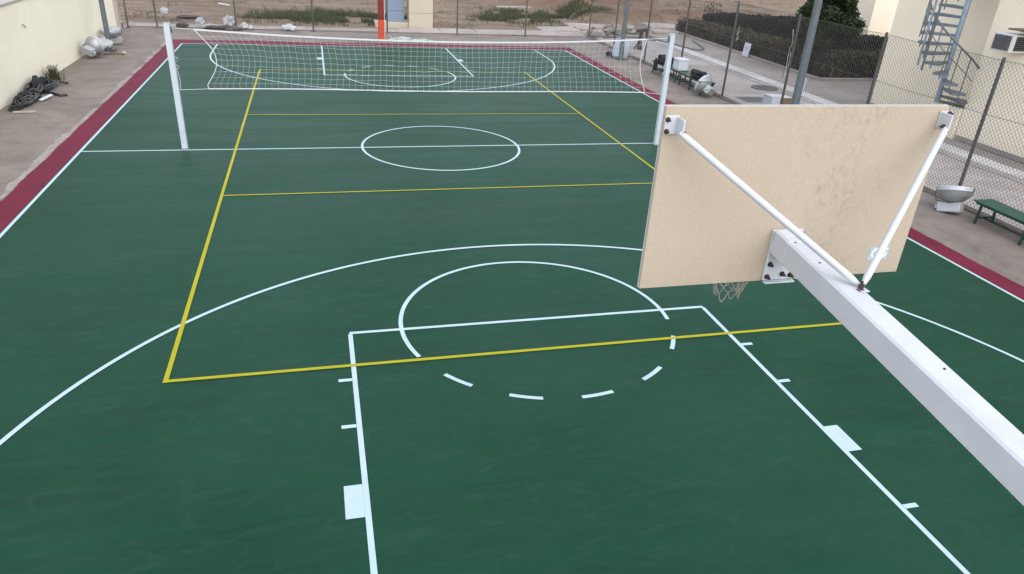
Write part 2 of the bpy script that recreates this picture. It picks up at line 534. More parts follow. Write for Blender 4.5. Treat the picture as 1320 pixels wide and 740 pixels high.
def centre(o):
    """move a one-mesh thing's origin to its base"""
    me = o.data
    co = np.empty(len(me.vertices) * 3); me.vertices.foreach_get('co', co); co = co.reshape(-1, 3)
    c = (co.min(0) + co.max(0)) / 2; c[2] = co[:, 2].min()
    co -= c
    me.vertices.foreach_set('co', co.ravel()); me.update()
    o.location = tuple(c)
    return o

def inst(name, me, parent, loc=(0, 0, 0), rot=(0, 0, 0)):
    o = bpy.data.objects.new(name, me)
    COL.objects.link(o)
    o.parent = parent
    o.location = loc; o.rotation_euler = rot
    return o

def dup(root, loc, rot=None, label=None, group=None):
    r = root.copy(); COL.objects.link(r); r.location = loc
    if rot is not None: r.rotation_euler = rot
    if label: r['label'] = label
    if group: r['group'] = group
    for ch in list(root.children):
        c = ch.copy(); COL.objects.link(c); c.parent = r
        for g in list(ch.children):
            d = g.copy(); COL.objects.link(d); d.parent = c
    return r

def cloud(name, P, N, size, mat, parent=None, kind=None, aspect=1.6, up_bias=0.0):
    """leaf-sized diamond faces at points P, loosely facing N"""
    n = len(P)
    d = rng.normal(size=(n, 3)) + N * 0.7
    d /= np.linalg.norm(d, axis=1)[:, None]
    t = rng.normal(size=(n, 3)); t[:, 2] += up_bias
    t -= d * (t * d).sum(1)[:, None]
    t /= np.linalg.norm(t, axis=1)[:, None] + 1e-9
    bt = np.cross(d, t)
    sz = (size * rng.uniform(0.6, 1.4, n))[:, None]
    org = np.array(root_loc(parent))
    Q = P - org
    V = np.empty((n, 4, 3))
    V[:, 0] = Q - t * sz * aspect / 2
    V[:, 1] = Q + bt * sz / 2
    V[:, 2] = Q + t * sz * aspect / 2
    V[:, 3] = Q - bt * sz / 2
    return raw_quads(name, V, mat, parent, kind)

def raw_quads(name, V, mat, parent=None, kind=None):
    n = len(V)
    me = bpy.data.meshes.new(name)
    me.vertices.add(n * 4); me.loops.add(n * 4); me.polygons.add(n)
    me.vertices.foreach_set('co', V.reshape(-1))
    me.loops.foreach_set('vertex_index', np.arange(n * 4, dtype=np.int32))
    me.polygons.foreach_set('loop_start', np.arange(0, n * 4, 4, dtype=np.int32))
    me.polygons.foreach_set('loop_total', np.full(n, 4, dtype=np.int32))
    me.materials.append(M[mat])
    me.update(); me.validate()
    ob = bpy.data.objects.new(name, me)
    COL.objects.link(ob)
    if parent: ob.parent = parent
    if kind: ob['kind'] = kind
    return ob

# ================================================================== SETTING
def smooth(a, b, x):
    t = min(1, max(0, (x - a) / (b - a)))
    return t * t * (3 - 2 * t)

MOUNDS = [(13.0, 27.6, 0.42, 1.3), (14.8, 29.0, 0.55, 1.5), (12.2, 30.2, 0.45, 1.5), (15.2, 33.0, 0.7, 2.2), (17.6, 30.5, 0.45, 1.6), (11.0, 33.5, 0.4, 2.0), (10.2, 36.5, 0.4, 2.0), (6.6, 35.5, 0.3, 1.8)]

def bank(x, y):
    ly = 22.7 + (x - 11.5) * 0.30 + 0.35 * noise.noise(Vector((x * 0.8, 3.1, 0)))
    return smooth(0, 0.45, y - ly) * smooth(11.0, 12.5, x) * (1 - smooth(22, 27, x)) * (1 - 0.6 * smooth(3, 8, y - ly))

def height(x, y):
    dx = max(-10.5 - x, 0, x - 24.5); dy = max(0, y - 19.3)
    ramp = smooth(0.0, 0.9, math.hypot(dx, dy))
    if ramp <= 0:
        return -0.11
    v = Vector((x, y, 0))
    far = 1 - smooth(45, 90, math.hypot(x, y))
    h = 0.10 * noise.fractal(v * 0.30, 1.0, 2.0, 4) + 0.055 * noise.fractal(Vector((x * 0.5, y * 1.7, 4)), 0.9, 2.1, 4)
    h += 0.03 * math.sin(y * 3.1 + 1.5 * noise.noise(v * 0.15))
    h += 0.48 * bank(x, y)
    for (mx, my, mh, mr) in MOUNDS:
        d2 = ((x - mx) ** 2 + (y - my) ** 2) / (mr * mr)
        if d2 < 6:
            h += mh * math.exp(-d2 * 1.3) * (1 + 0.5 * noise.noise(v * 1.5))
    return -0.11 + ramp * (0.09 + h * far)

def make_ground():
    xs = list(np.arange(-24, 40.01, 0.2)); ys = list(np.arange(17.6, 50.01, 0.2))
    xs = [-900, -400, -180, -90, -50, -34] + xs + [46, 60, 90, 180, 400, 900]
    ys = [-900, -300, -120, -60, -40, -20, 0, 10] + ys + [54, 62, 80, 120, 220, 450, 900]
    V = []; F = []; A = []
    for y in ys:
        for x in xs:
            V.append((x, y, height(x, y)))
            a = min(1.0, bank(x, y) * (1 - smooth(2.0, 3.6, y - 22.7 - (x - 11.5) * 0.3)) * 0.55)
            for (mx, my, mh, mr) in MOUNDS:
                a = max(a, 0.85 * math.exp(-((x - mx) ** 2 + (y - my) ** 2) / (mr * mr) * 0.9))
            A.append(a)
    nx = len(xs)
    for j in range(len(ys) - 1):
        for i in range(nx - 1):
            F.append((j * nx + i, j * nx + i + 1, (j + 1) * nx + i + 1, (j + 1) * nx + i))
    me = bpy.data.meshes.new('ground')
    me.from_pydata(V, [], F)
    at = me.attributes.new('spoil', 'FLOAT', 'POINT')
    at.data.foreach_set('value', A)
    me.polygons.foreach_set('use_smooth', [True] * len(me.polygons))
    me.materials.append(M['sand'])
    ob = bpy.data.objects.new('ground', me)
    COL.objects.link(ob); ob['kind'] = 'structure'
make_ground()

def wobbly(x0, y0, x1, y1, z0, z1, name, mat, amp=0.02, step=0.35, sides='lrtb', parent=None, seed=1):
    """a slab with hand-finished, slightly uneven edges"""
    pts = []
    def edge(ax, ay, bx, by, key):
        L = math.hypot(bx - ax, by - ay); n = max(1, int(L / step)) if key in sides else 1
        nx, ny = (by - ay) / L, -(bx - ax) / L
        for i in range(n):
            t = i / n; x = ax + (bx - ax) * t; y = ay + (by - ay) * t
            k = amp * (1.4 * noise.noise(Vector((x * 1.7, y * 1.7, seed))) + 0.9 * noise.noise(Vector((x * 5.3, y * 5.3, seed + 3)))) if (key in sides and i > 0) else 0
            pts.append((x + nx * k, y + ny * k))
    edge(x0, y0, x1, y0, 'b'); edge(x1, y0, x1, y1, 'r'); edge(x1, y1, x0, y1, 't'); edge(x0, y1, x0, y0, 'l')
    n = len(pts)
    m = MB()
    m.add([(p[0], p[1], z1) for p in pts] + [(p[0], p[1], z0) for p in pts], [tuple(range(n))] + [(i, n + i, n + (i + 1) % n, (i + 1) % n) for i in range(n)])
    o = m.build(name, mat, parent)
    return o

apron = wobbly(-10.2, -32, 9.96, 18.05, -0.25, 0.0, 'concrete_apron', 'apron', 0.03, 0.5, 't')
apron['kind'] = 'structure'
pav = wobbly(10.16, -32, 13.32, 20.4, -0.25, -0.055, 'pavement', 'pavement', 0.06, 0.5, 't', seed=4); pav['kind'] = 'structure'
strip = wobbly(13.32, -32, 13.88, 17.6, -0.25, -0.012, 'kerb_strip', 'pale_strip', 0.02, 0.5, 't', seed=5); strip['kind'] = 'structure'
ft = wobbly(13.88, -32, 15.9, 20.3, -0.25, -0.04, 'footway', 'footway', 0.06, 0.5, 't', seed=6); ft['kind'] = 'structure'
ft2 = wobbly(15.9, -32, 24.0, 8.22, -0.25, -0.043, 'footway', 'footway', 0.06, 0.5, 't', seed=7); ft2['kind'] = 'structure'
k = MB().span((9.96, -32, -0.25), (10.16, 18.25, 0.045), 0.015).build('fence_kerb', 'kerb'); k['kind'] = 'structure'
k = MB().span((-10.2, 18.05, -0.25), (9.94, 18.17, 0.02), 0.012).build('apron_kerb', 'kerb'); k['kind'] = 'structure'

# far footpath of pale concrete slabs, some tilted
fp = MB().span((-10.4, 18.17, -0.3), (10.1, 19.9, -0.06)).build('far_footpath', 'footway'); fp['kind'] = 'structure'
def slab(parent, x0, y0, x1, y1, z, th=0.09, tilt=(0, 0, 0), mat='slab', seed=0):
    c = ((x0 + x1) / 2, (y0 + y1) / 2, z)
    m = MB(); pts = []
    rs = random.Random(seed * 17 + 3)
    for (x, y) in ((x0, y0), ((x0 + x1) / 2, y0), (x1, y0), (x1, (y0 + y1) / 2), (x1, y1), ((x0 + x1) / 2, y1), (x0, y1), (x0, (y0 + y1) / 2)):
        pts.append((x - c[0] + rs.uniform(-.02, .02), y - c[1] + rs.uniform(-.02, .02)))
    n = 8
    m.add([(p[0], p[1], 0) for p in pts] + [(p[0] * 1.01, p[1] * 1.01, -th) for p in pts], [tuple(range(n))] + [(i, n + i, n + (i + 1) % n, (i + 1) % n) for i in range(n)])
    return inst('slab', m.mesh('slab', mat), parent, c, tilt)
x = -9.9; i = 0
while x < 9.9:
    wd = random.uniform(1.5, 2.4); x1 = min(x + wd, 10.0)
    far = 19.05 + random.uniform(-.15, .1) if x < 0.5 else 19.75 + random.uniform(-.06, .08)
    slab(fp, x, 18.2, x1 - 0.03, far, 0.02 + random.uniform(-.015, .02), 0.1, (R(random.uniform(-.7, .7)), R(random.uniform(-.6, .6)), 0), 'slab', i)
    x = x1; i += 1
for i, (x0, y0, x1, y1, z, tx, ty, rz) in enumerate(((8.3, 19.95, 10.3, 21.2, 0.03, 1.5, -1, 4), (10.4, 20.5, 12.2, 21.6, 0.04, -2, 1.5, -6), (10.2, 21.5, 12.6, 22.5, 0.07, 2, 1, 3), (12.9, 20.45, 14.4, 21.4, 0.0, 1, 0, 2), (14.5, 20.4, 16.0, 21.7, 0.03, -1, 1, -3), (15.0, 21.9, 17.0, 23.3, 0.08, 3, 1, 5))):
    slab(fp, x0, y0, x1, y1, z + 0.02, 0.1, (R(tx), R(ty), R(rz)), 'slab', i + 40)

# ------------------------------------------------------------------ the court and its markings
court = MB().rect(-7.54, -14.2, 7.60, 14.10, 0.006).build('court_surface', 'court'); court['kind'] = 'structure'
def border(x0, y0, x1, y1, side, seed):
    wobbly(x0, y0, x1, y1, 0.0005, 0.0052, 'maroon_border', 'maroon', 0.018, 0.12, side, court, seed)
border(-8.0, -14.4, -7.53, 14.96, 'l', 1)
border(7.59, -14.4, 8.02, 15.0, 'r', 2)
border(-7.53, 14.09, 7.59, 14.96, 't', 3)
ZW, ZY = 0.010, 0.014
def line(name, mat, *rects):
    m = MB()
    for r in rects: m.rect(*r, ZW if mat == 'line_white' else ZY)
    return m.build(name, mat, court)
W2 = 0.027
def seg(x0, y0, x1, y1, w=W2):
    return (min(x0, x1) - (w if x0 == x1 else 0), min(y0, y1) - (w if y0 == y1 else 0), max(x0, x1) + (w if x0 == x1 else 0), max(y0, y1) + (w if y0 == y1 else 0))
XL, XR, YE = -7.49, 7.55, 14.02
line('sideline', 'line_white', seg(XL, -YE, XL, YE))
line('sideline', 'line_white', seg(XR, -YE, XR, YE))
line('baseline', 'line_white', seg(XL + W2, YE, XR - W2, YE))
line('baseline', 'line_white', seg(XL + W2, -YE, XR - W2, -YE))
line('centre_line', 'line_white', seg(XL + W2, -0.04, XR - W2, -0.04))
MB().arc(0.03, -0.04, 1.80, 0, 360, 0.055, ZW + 0.0015, 120).build('centre_circle', 'line_white', court)
FT = -8.25
def half(sg):
    """one half's basketball markings; sg=1 near, -1 far (turned half round)"""
    def P(x0, y0, x1, y1, w=W2):
        r = seg(x0 * sg, y0 * sg, x1 * sg, y1 * sg, w); return r
    line('free_throw_line', 'line_white', P(-2.45, FT, 2.45, FT))
    for s in (-1, 1):
        line('lane_line', 'line_white', P(s * 2.44, -YE + W2, s * 2.44, FT - W2))
        for y in (-9.29, -10.14, -12.25):
            line('lane_mark', 'line_white', P(s * 2.47, y, s * 2.62, y))
        y0, y1 = -11.44, -11.02
        xs = sorted((s * 2.468 * sg, s * 2.635 * sg)); yy = sorted((y0 * sg, y1 * sg))
        line('lane_block', 'line_white', (xs[0], yy[0], xs[1], yy[1]))
    rot = 0 if sg == 1 else 180
    MB().arc(0, FT * sg, 1.80, rot - 8.6, rot + 202.4, 0.055, ZW + 0.0015, 90).build('free_throw_arc', 'line_white', court)
    for a, b in ((-142.2, -130), (-115.7, -103.6), (-89.4, -76.9), (-61.7, -49.3), (-33.7, -22.7)):
        MB().arc(0, FT * sg, 1.80, rot + a, rot + b, 0.055, ZW, 8).build('arc_dash', 'line_white', court)
    MB().arc(0.03 * sg, -12.02 * sg, 6.22, rot, rot + 180, 0.055, ZW + 0.0015, 140).build('three_point_arc', 'line_white', court)
    for s in (-1, 1):
        line('three_point_line', 'line_white', P(s * 6.22 + 0.03, -YE + W2, s * 6.22 + 0.03, -12.02))
half(1); half(-1)
Y2 = 0.027
line('volleyball_sideline', 'line_yellow', seg(-4.46, -9.03, -4.46, 9.03, Y2))
line('volleyball_sideline', 'line_yellow', seg(4.46, -9.03, 4.46, 9.03, Y2))
for y in (-9.0, -3.0, 3.0, 9.0):
    line('volleyball_end_line' if abs(y) > 5 else 'attack_line', 'line_yellow', seg(-4.46 + Y2, y, 4.46 - Y2, y, Y2 if abs(y) > 5 else 0.022))

# broken cement feathering along the outer left edge of the border
for i in range(90):
    y = -9 + i * 0.27 + random.uniform(-.2, .2)
    if random.random() < 0.42: continue
    n = 22; L = random.uniform(0.2, 0.75); wd = random.uniform(0.03, 0.11)
    pts = []
    for k in range(n):
        a = 2 * math.pi * k / n
        q = 1 + random.uniform(-.35, .35)
        pts.append((min(-7.99, -8.04 - wd * 0.3 + math.cos(a) * wd * q), y + math.sin(a) * L * q))
    o = MB().poly(pts, 0.002 + 0.00028 * (i % 9)).build('cement_smear', 'cement', apron)

# ================================================================== NEAR HOOP (backboard from behind)
hoop = thing('basketball_hoop', 'near basketball hoop seen from behind, tan backboard on a sloping white box beam', 'basketball hoop', (0, -17.0, 0))
YB = -12.80
SL = 0.127
def beam_top(y): return 3.185 + SL * (y + 12.86)
bx0, bx1 = -0.072, 0.075
bh = 0.155
p0 = Vector((0.0015, -12.836, beam_top(-12.836) - bh / 2)); p1 = Vector((0.0015, -17.1, beam_top(-17.1) - bh / 2))
MB().bar(p0, p1, 0.147, bh, 0.012).build('beam', 'steel_white', hoop)
MB().bar(p0, p0 + (p1 - p0).normalized() * 0.155, 0.152, bh + 0.005, 0.012).build('beam_sleeve', 'steel_white', hoop)
MB().span((-0.10, -17.2, 0.0), (0.10, -16.98, 2.72), 0.012).build('post', 'steel_white', hoop)
MB().span((-0.25, -17.35, 0.0), (0.25, -16.83, 0.02), 0.004).build('base_plate', 'steel_white', hoop)
bb = MB().span((-0.875, YB - 0.014, 2.835), (0.925, YB + 0.010, 3.905), 0.003).build('backboard', 'board_back', hoop)
MB().span((-0.877, YB + 0.0105, 2.833), (0.927, YB + 0.016, 3.907)).build('front_sheet', 'post_white', bb)
# mounting plate and its gusset
pl = MB().span((-0.070, YB - 0.034, 2.845), (0.135, YB - 0.0145, 3.176), 0.004).build('mounting_plate', 'steel_white', hoop)
MB().span((-0.070, YB - 0.062, 2.836), (0.135, YB - 0.0345, 2.846)).build('plate_lip', 'steel_white', pl)
bolt_m = MB().lathe([(0.0, 0.0), (0.017, 0.0), (0.017, 0.004), (0.011, 0.004), (0.011, 0.022), (0.006, 0.024), (0.006, 0.036), (0.0, 0.036)], 8).mesh('bolt', 'rust')
for (x, z) in ((-0.045, 2.955), (-0.048, 2.872), (0.055, 2.885), (0.112, 2.875), (0.112, 2.96)):
    inst('bolt', bolt_m, pl, (x - 0, YB - 0.034 + 17.0, z), (R(90), 0, 0))
small = MB().lathe([(0, 0.0), (0.006, 0.0), (0.006, 0.004), (0, 0.004)], 8).mesh('rivet', 'rust')
for (x, y) in ((-0.035, -13.00), (-0.02, -13.22), (0.03, -14.12),):
    inst('rivet', small, hoop, (x, y + 17.0, beam_top(y) + 0.0005), (0, 0, 0))
# stays from the top corners down to the beam
JB = Vector((0.045, -13.49, beam_top(-13.49)))
def stay(top, low, side):
    t = Vector(top); l = Vector(low)
    d = (l - t).normalized()
    a = t + d * 0.05; b = l - d * 0.05
    s = MB()
    s.tube([t, a, b, l], [0.012, 0.0195, 0.0195, 0.012], 12)
    o = s.build('stay', 'steel_white', hoop, True)
    return o
stay((-0.815, YB - 0.085, 3.785), JB + Vector((0.005, 0.03, 0.018)), -1)
stay((0.885, YB - 0.075, 3.80), JB + Vector((0.035, 0.03, 0.018)), 1)
inst('bolt', bolt_m, hoop, (JB.x - 0.0, JB.y + 17.0, JB.z), (R(-7), 0, 0)).scale = (1.25, 1.25, 1.4)
inst('bolt', bolt_m, hoop, (JB.x + 0.022, JB.y + 17.02, JB.z), (R(-7), 0, 0)).scale = (0.9, 0.9, 0.7)
MB().box((JB.x + 0.01, JB.y, JB.z + 0.004), (0.05, 0.06, 0.006), None, 0.002).build('clamp', 'steel_white', hoop)
def bracket(xc, zc, s):
    b = MB()
    b.span((xc - 0.04, YB - 0.024, zc - 0.05), (xc + 0.04, YB - 0.0145, zc + 0.05), 0.002)
    b.span((xc + s * 0.030 - 0.005, YB - 0.105, zc - 0.045), (xc + s * 0.030 + 0.005, YB - 0.024, zc + 0.045), 0.002)
    o = b.build('bracket', 'steel_white', hoop)
    return o
bL = bracket(-0.835, 3.808, 1)
bR = bracket(0.905, 3.828, -1)
for (br, x, z) in ((bL, -0.862, 3.838), (bL, -0.862, 3.775), (bR, 0.925, 3.865), (bR, 0.915, 3.79)):
    inst('bolt', bolt_m, br, (x, YB - 0.024 + 17.0, z), (R(90), 0, 0)).scale = (0.85, 0.85, 0.8)
inst('bolt', bolt_m, bL, (-0.800, YB - 0.078 + 17.0, 3.783), (0, R(90), 0)).scale = (0.8, 0.8, 0.6)
inst('bolt', bolt_m, bR, (0.868, YB - 0.07 + 17.0, 3.80), (0, R(-90), 0)).scale = (0.8, 0.8, 0.8)
# ring and its worn net
RC = Vector((-0.01, YB + 0.40, 2.93))
MB().tube([(RC.x + 0.227 * math.cos(a), RC.y + 0.227 * math.sin(a), RC.z) for a in [2 * math.pi * q / 32 for q in range(32)]], 0.009, 8, True).build('ring', 'orange_rim', hoop, True)
MB().span((-0.06, YB + 0.017, 2.90), (0.06, YB + 0.19, 2.935), 0.004).build('ring_bracket', 'orange_rim', hoop)
nm = MB()
rows = 7; cols = 12
def netp(i, j):
    t = j / rows
    a = 2 * math.pi * (i + 0.5 * (j % 2)) / cols
    r = 0.222 * (1 - t) ** 1.7 + 0.088 + 0.012 * math.sin(i * 2.1) * t
    r = min(0.225, r) if j > 0 else 0.225
    return Vector((RC.x + r * math.cos(a) + 0.02 * t * math.sin(i * 1.7), RC.y + r * math.sin(a) + 0.015 * t * math.cos(i * 2.3), RC.z - 0.405 * t - 0.018 * math.sin(i * 1.9) * t))
for j in range(rows):
    for i in range(cols):
        a = netp(i, j)
        if j % 2 == 0: tg = (netp(i, j + 1), netp(i - 1, j + 1))
        else: tg = (netp(i, j + 1), netp(i + 1, j + 1))
        for b in tg:
            mid = (a + b) / 2 + Vector((0, 0, -0.012))
            nm.tube([a, mid, b], 0.0034, 4, False, False)
nm.build('net', 'hoop_net', hoop)
# maker's mark
lg = MB().span((0.668, YB - 0.0157, 2.932), (0.812, YB - 0.0142, 3.020)).build('maker_mark', 'logo_blue', bb)
cu = bpy.data.curves.new('mark', 'FONT'); cu.body = 'GES'; cu.size = 0.085; cu.align_x = 'CENTER'; cu.align_y = 'CENTER'; cu.extrude = 0.0006; cu.offset = 0.003
cu.shear = 0.15
to = bpy.data.objects.new('mark_tmp', cu); COL.objects.link(to)
bpy.context.view_layer.update()
tm = bpy.data.meshes.new_from_object(to.evaluated_get(bpy.context.evaluated_depsgraph_get()))
bpy.data.objects.remove(to)
tm.materials.clear(); tm.materials.append(M['logo_pale'])
inst('mark_lettering', tm, lg, (0.740, YB - 0.0166 + 17.0, 2.976), (R(90), 0, 0)).scale = (0.82, 1, 1)

# ================================================================== VOLLEYBALL
def vpost(loc, label, sgn, hgt):
    t = thing('volleyball_post', label, 'post', loc, 'volleyball posts')
    x, y, _ = loc
    MB().span((x - .058, y - .058, 0.015), (x + .058, y + .058, hgt), 0.012).build('upright', 'post_white', t)
    MB().span((x - .062, y - .062, hgt), (x + .062, y + .062, hgt + 0.012), 0.004).build('cap', 'flood_box', t)
    MB().span((x - .085, y - .085, 0.0), (x + .085, y + .085, 0.016), 0.004).build('ground_sleeve', 'iron', t)
    w = MB().span((x - sgn * .065 - .02, y - .04, hgt - .18), (x - sgn * .065 + .02, y + .04, hgt - .05), 0.01)
    w.build('pulley', 'iron', t)
    for z in (1.86, 1.70):
        h = MB(); h.tube([(x - sgn * (.066 + .045 * math.sin(q)), y, z + .045 * math.cos(q)) for q in [math.pi * i / 8 for i in range(9)]], 0.008, 6)
        h.build('hook', 'flood_alu', t, True)
    return t
PL = (-5.49, 0.07, 0.0); PR = (5.36, -0.17, 0.0)
vpost(PL, 'white volleyball post nearest the cream boundary wall', -1, 2.55)
vpost(PR, 'white volleyball post partly hidden by the tan backboard', 1, 2.62)
net = thing('volleyball_net', 'sagging white volleyball net strung between two white posts', 'net', (0, 0, 0))
def ynet(x): return PL[1] + (PR[1] - PL[1]) * (x - PL[0]) / (PR[0] - PL[0])
XLn, XRn = -5.0, 4.76
def netpt(s, t):
    """s along, t down"""
    xt = XLn + (XRn - XLn) * s
    zt = 2.275 + (2.45 - 2.275) * (1 - s) ** 3 * 1.0 + (2.49 - 2.275) * s ** 3
    zb = 1.275 + 0.012 * math.sin(s * 9)
    pull = 0.27 * math.sin(math.pi * min(1, t * 1.08)) * 1.0
    lft = math.exp(-s * 7); rgt = math.exp(-(1 - s) * 7)
    x = xt + lft * (pull * 1.0 + 0.14 * t) - rgt * (pull * 0.55 - 0.10 * t)
    x += 0.05 * math.sin(s * 20 + t * 3) * t * (1 - t) * 2
    z = zt + (zb - zt) * t + 0.012 * noise.noise(Vector((s * 25, t * 4, 2))) * math.sin(math.pi * t) * 2
    y = ynet(x) + 0.05 * noise.noise(Vector((s * 7, t * 1.5, 0))) * math.sin(math.pi * t)
    return Vector((x, y, z))
NCOL, NROW = 72, 10
mesh_n = MB()
RC_ = 0.0020
for i in range(NCOL + 1):
    mesh_n.tube([netpt(i / NCOL, j / 12) for j in range(13)], RC_, 4, False, False)
for j in range(1, NROW):
    mesh_n.tube([netpt(i / 140, j / NROW) for i in range(141)], RC_, 4, False, False)
mesh_n.build('mesh', 'net_cord', net)
for e in (0, 1):
    MB().tube([netpt(e, j / 14) for j in range(15)], 0.009, 6).build('edge_cord', 'tape', net, True)
tp = MB()
n = 80
vs = []; fs = []
for i in range(n + 1):
    p = netpt(i / n, 0)
    for (dy, dz) in ((-.005, .016), (-.005, -.016), (.005, -.016), (.005, .016)):
        vs.append((p.x, p.y + dy, p.z + dz))
for i in range(n):
    for k in range(4):
        fs.append((i * 4 + k, i * 4 + (k + 1) % 4, (i + 1) * 4 + (k + 1) % 4, (i + 1) * 4 + k))
tp.add(vs, fs); tp.build('top_tape', 'tape', net)
MB().tube([netpt(i / n, 1.0) for i in range(n + 1)], 0.012, 6).build('bottom_cord', 'tape', net, True)
a = netpt(0, 0); b = netpt(1, 0); c = netpt(0, 1); d = netpt(1, 1)
MB().tube([a, (PL[0] + .066, PL[1], 2.47)], 0.006, 6).build('top_rope', 'tape', net)
MB().tube([b, (PR[0] - .066, PR[1], 2.53)], 0.006, 6).build('top_rope', 'tape', net)
MB().tube([c, (PL[0] + .066, PL[1], 1.25)], 0.005, 6).build('bottom_rope', 'tape', net)
MB().tube([d, (PR[0] - .066, PR[1], 1.24)], 0.005, 6).build('bottom_rope', 'tape', net)
MB().tube([(PL[0] + .07, PL[1], 1.70), (PL[0] + .10, PL[1], 1.45), (PL[0] + .085, PL[1], 1.25)], 0.005, 6).build('tie_rope', 'tape', net)

# ================================================================== CHAIN-LINK FENCE ON THE RIGHT
fence = thing('chain_link_fence', 'tall grey chain-link fence along the right side of the court', 'fence', (10.06, 4.0, 0))
FX = 10.06; FH = 2.93
PY = [18.1, 14.8, 11.45, 8.3, 5.1, 1.87, -1.5, -4.75, -8.0, -11.3, -14.6]
pm = MB()
for i, y in enumerate(PY):
    s = MB()
    lean = random.uniform(-.015, .015)
    s.tube([(FX, y, 0.0), (FX + lean, y + lean, FH)], 0.035, 8)
    s.tube([(FX + lean, y + lean, FH), (FX + lean, y + lean, FH + 0.02)], [0.04, 0.02], 8)
    s.build('post', 'galv', fence, True)
lowz, topz = 0.06, FH - 0.03
ya, yb = PY[0], PY[-1]
pitch = 0.092
def bulge(y, z):
    return 0.035 * noise.noise(Vector((y * 0.5, z * 0.8, 1))) * math.sin(math.pi * (z - lowz) / (topz - lowz)) - 0.045
cl = MB()
Hh = topz - lowz
run = Hh * 0.92
kk = yb - run
while kk < ya + run:
    for sg, off in ((1, 0.0), (-1, 0.004)):
        pts = []
        for q in range(9):
            z = lowz + Hh * q / 8
            y = kk + sg * (z - lowz) * 0.92 + (0 if sg == 1 else run)
            pts.append((y, z))
        cut = [(y, z) for (y, z) in pts if yb <= y <= ya]
        if len(cut) >= 2:
            cl.tube([(FX + bulge(y, z) + off, y, z) for (y, z) in cut], 0.0034, 3, False, False)
    kk += pitch
cl.build('wire_mesh', 'wire', fence, kind='stuff')
for z in (topz, 1.88, 0.87, lowz + 0.02):
    MB().tube([(FX - 0.035, y, z + 0.012 * math.sin(y * 3)) for y in np.linspace(ya, yb, 60)], 0.005, 5, False, False).build('line_wire', 'wire', fence)

# chain-link along the far edge, with a gateway at the pillars
FY = 17.9
ff = thing('chain_link_fence', 'far chain-link fence on dark steel posts between the court and the sand', 'fence', (0, FY, 0))
for i, (x, y) in enumerate(((-10.05, 17.75), (-8.98, 17.95), (-5.87, 17.82), (-2.72, 17.85), (0.47, 17.98), (3.62, 17.92), (6.84, 17.92))):
    p = MB().tube([(x, y, 0), (x + random.uniform(-.02, .02), y, 2.9)], 0.034, 8).build('post', 'galv', ff, True)
    m = MB(); m.blob((x, y, 0.015), (0.13, 0.12, 0.025), i, 0.2, 1.5, 2, 0.0); m.build('footing', 'kerb', p, True)
cl = MB()
for (xa, xb) in ((-10.05, 0.47), (3.62, 10.02)):
    kk = xa - run
    while kk < xb + run:
        for sg in (1, -1):
            pts = []
            for q in range(9):
                z = lowz + Hh * q / 8
                x = kk + sg * (z - lowz) * 0.92 + (0 if sg == 1 else run)
                if xa <= x <= xb: pts.append((x, FY + 0.03 + 0.004 * sg + 0.03 * noise.noise(Vector((x * .5, z, 6))), z))
            if len(pts) >= 2: cl.tube(pts, 0.0028, 3, False, False)
        kk += pitch
    MB().tube([(x, FY + 0.03, topz) for x in np.linspace(xa, xb, 20)], 0.005, 5, False, False).build('line_wire', 'wire', ff)
cl.build('wire_mesh', 'wire', ff, kind='stuff')

# ================================================================== LAMP POLES
def lamp_pole(loc, label, r0):
    t = thing('lamp_pole', label, 'lamp pole', loc, 'floodlight poles beside the court')
    x, y, _ = loc
    MB().tube([(x, y, 0.02), (x, y, 6.5)], [r0, r0 * 0.7], 14).build('pole', 'lamp_grey', t, True)
    MB().span((x - .2, y - .2, 0), (x + .2, y + .2, 0.02), 0.004).build('base_plate', 'iron', t)
    for sx in (-1, 1):
        for sy in (-1, 1):
            MB().lathe([(0, 0.0), (0.022, 0.0), (0.022, 0.02), (0.012, 0.02), (0.012, 0.05), (0, 0.05)], 8, Matrix.Translation((x + sx * .15, y + sy * .15, 0.02))).build('bolt', 'rust', t)
    return t
lamp_pole((-9.52, 12.15, 0.0), 'grey steel lamp pole by the cream boundary wall with floodlights at its foot', 0.085)
lamp_pole((9.28, 12.0, 0.0), 'grey steel lamp pole with a pale sack leaning at its foot', 0.088)
lamp_pole((9.42, 0.36, 0.0), 'grey steel lamp pole rising from behind the tan backboard', 0.11)

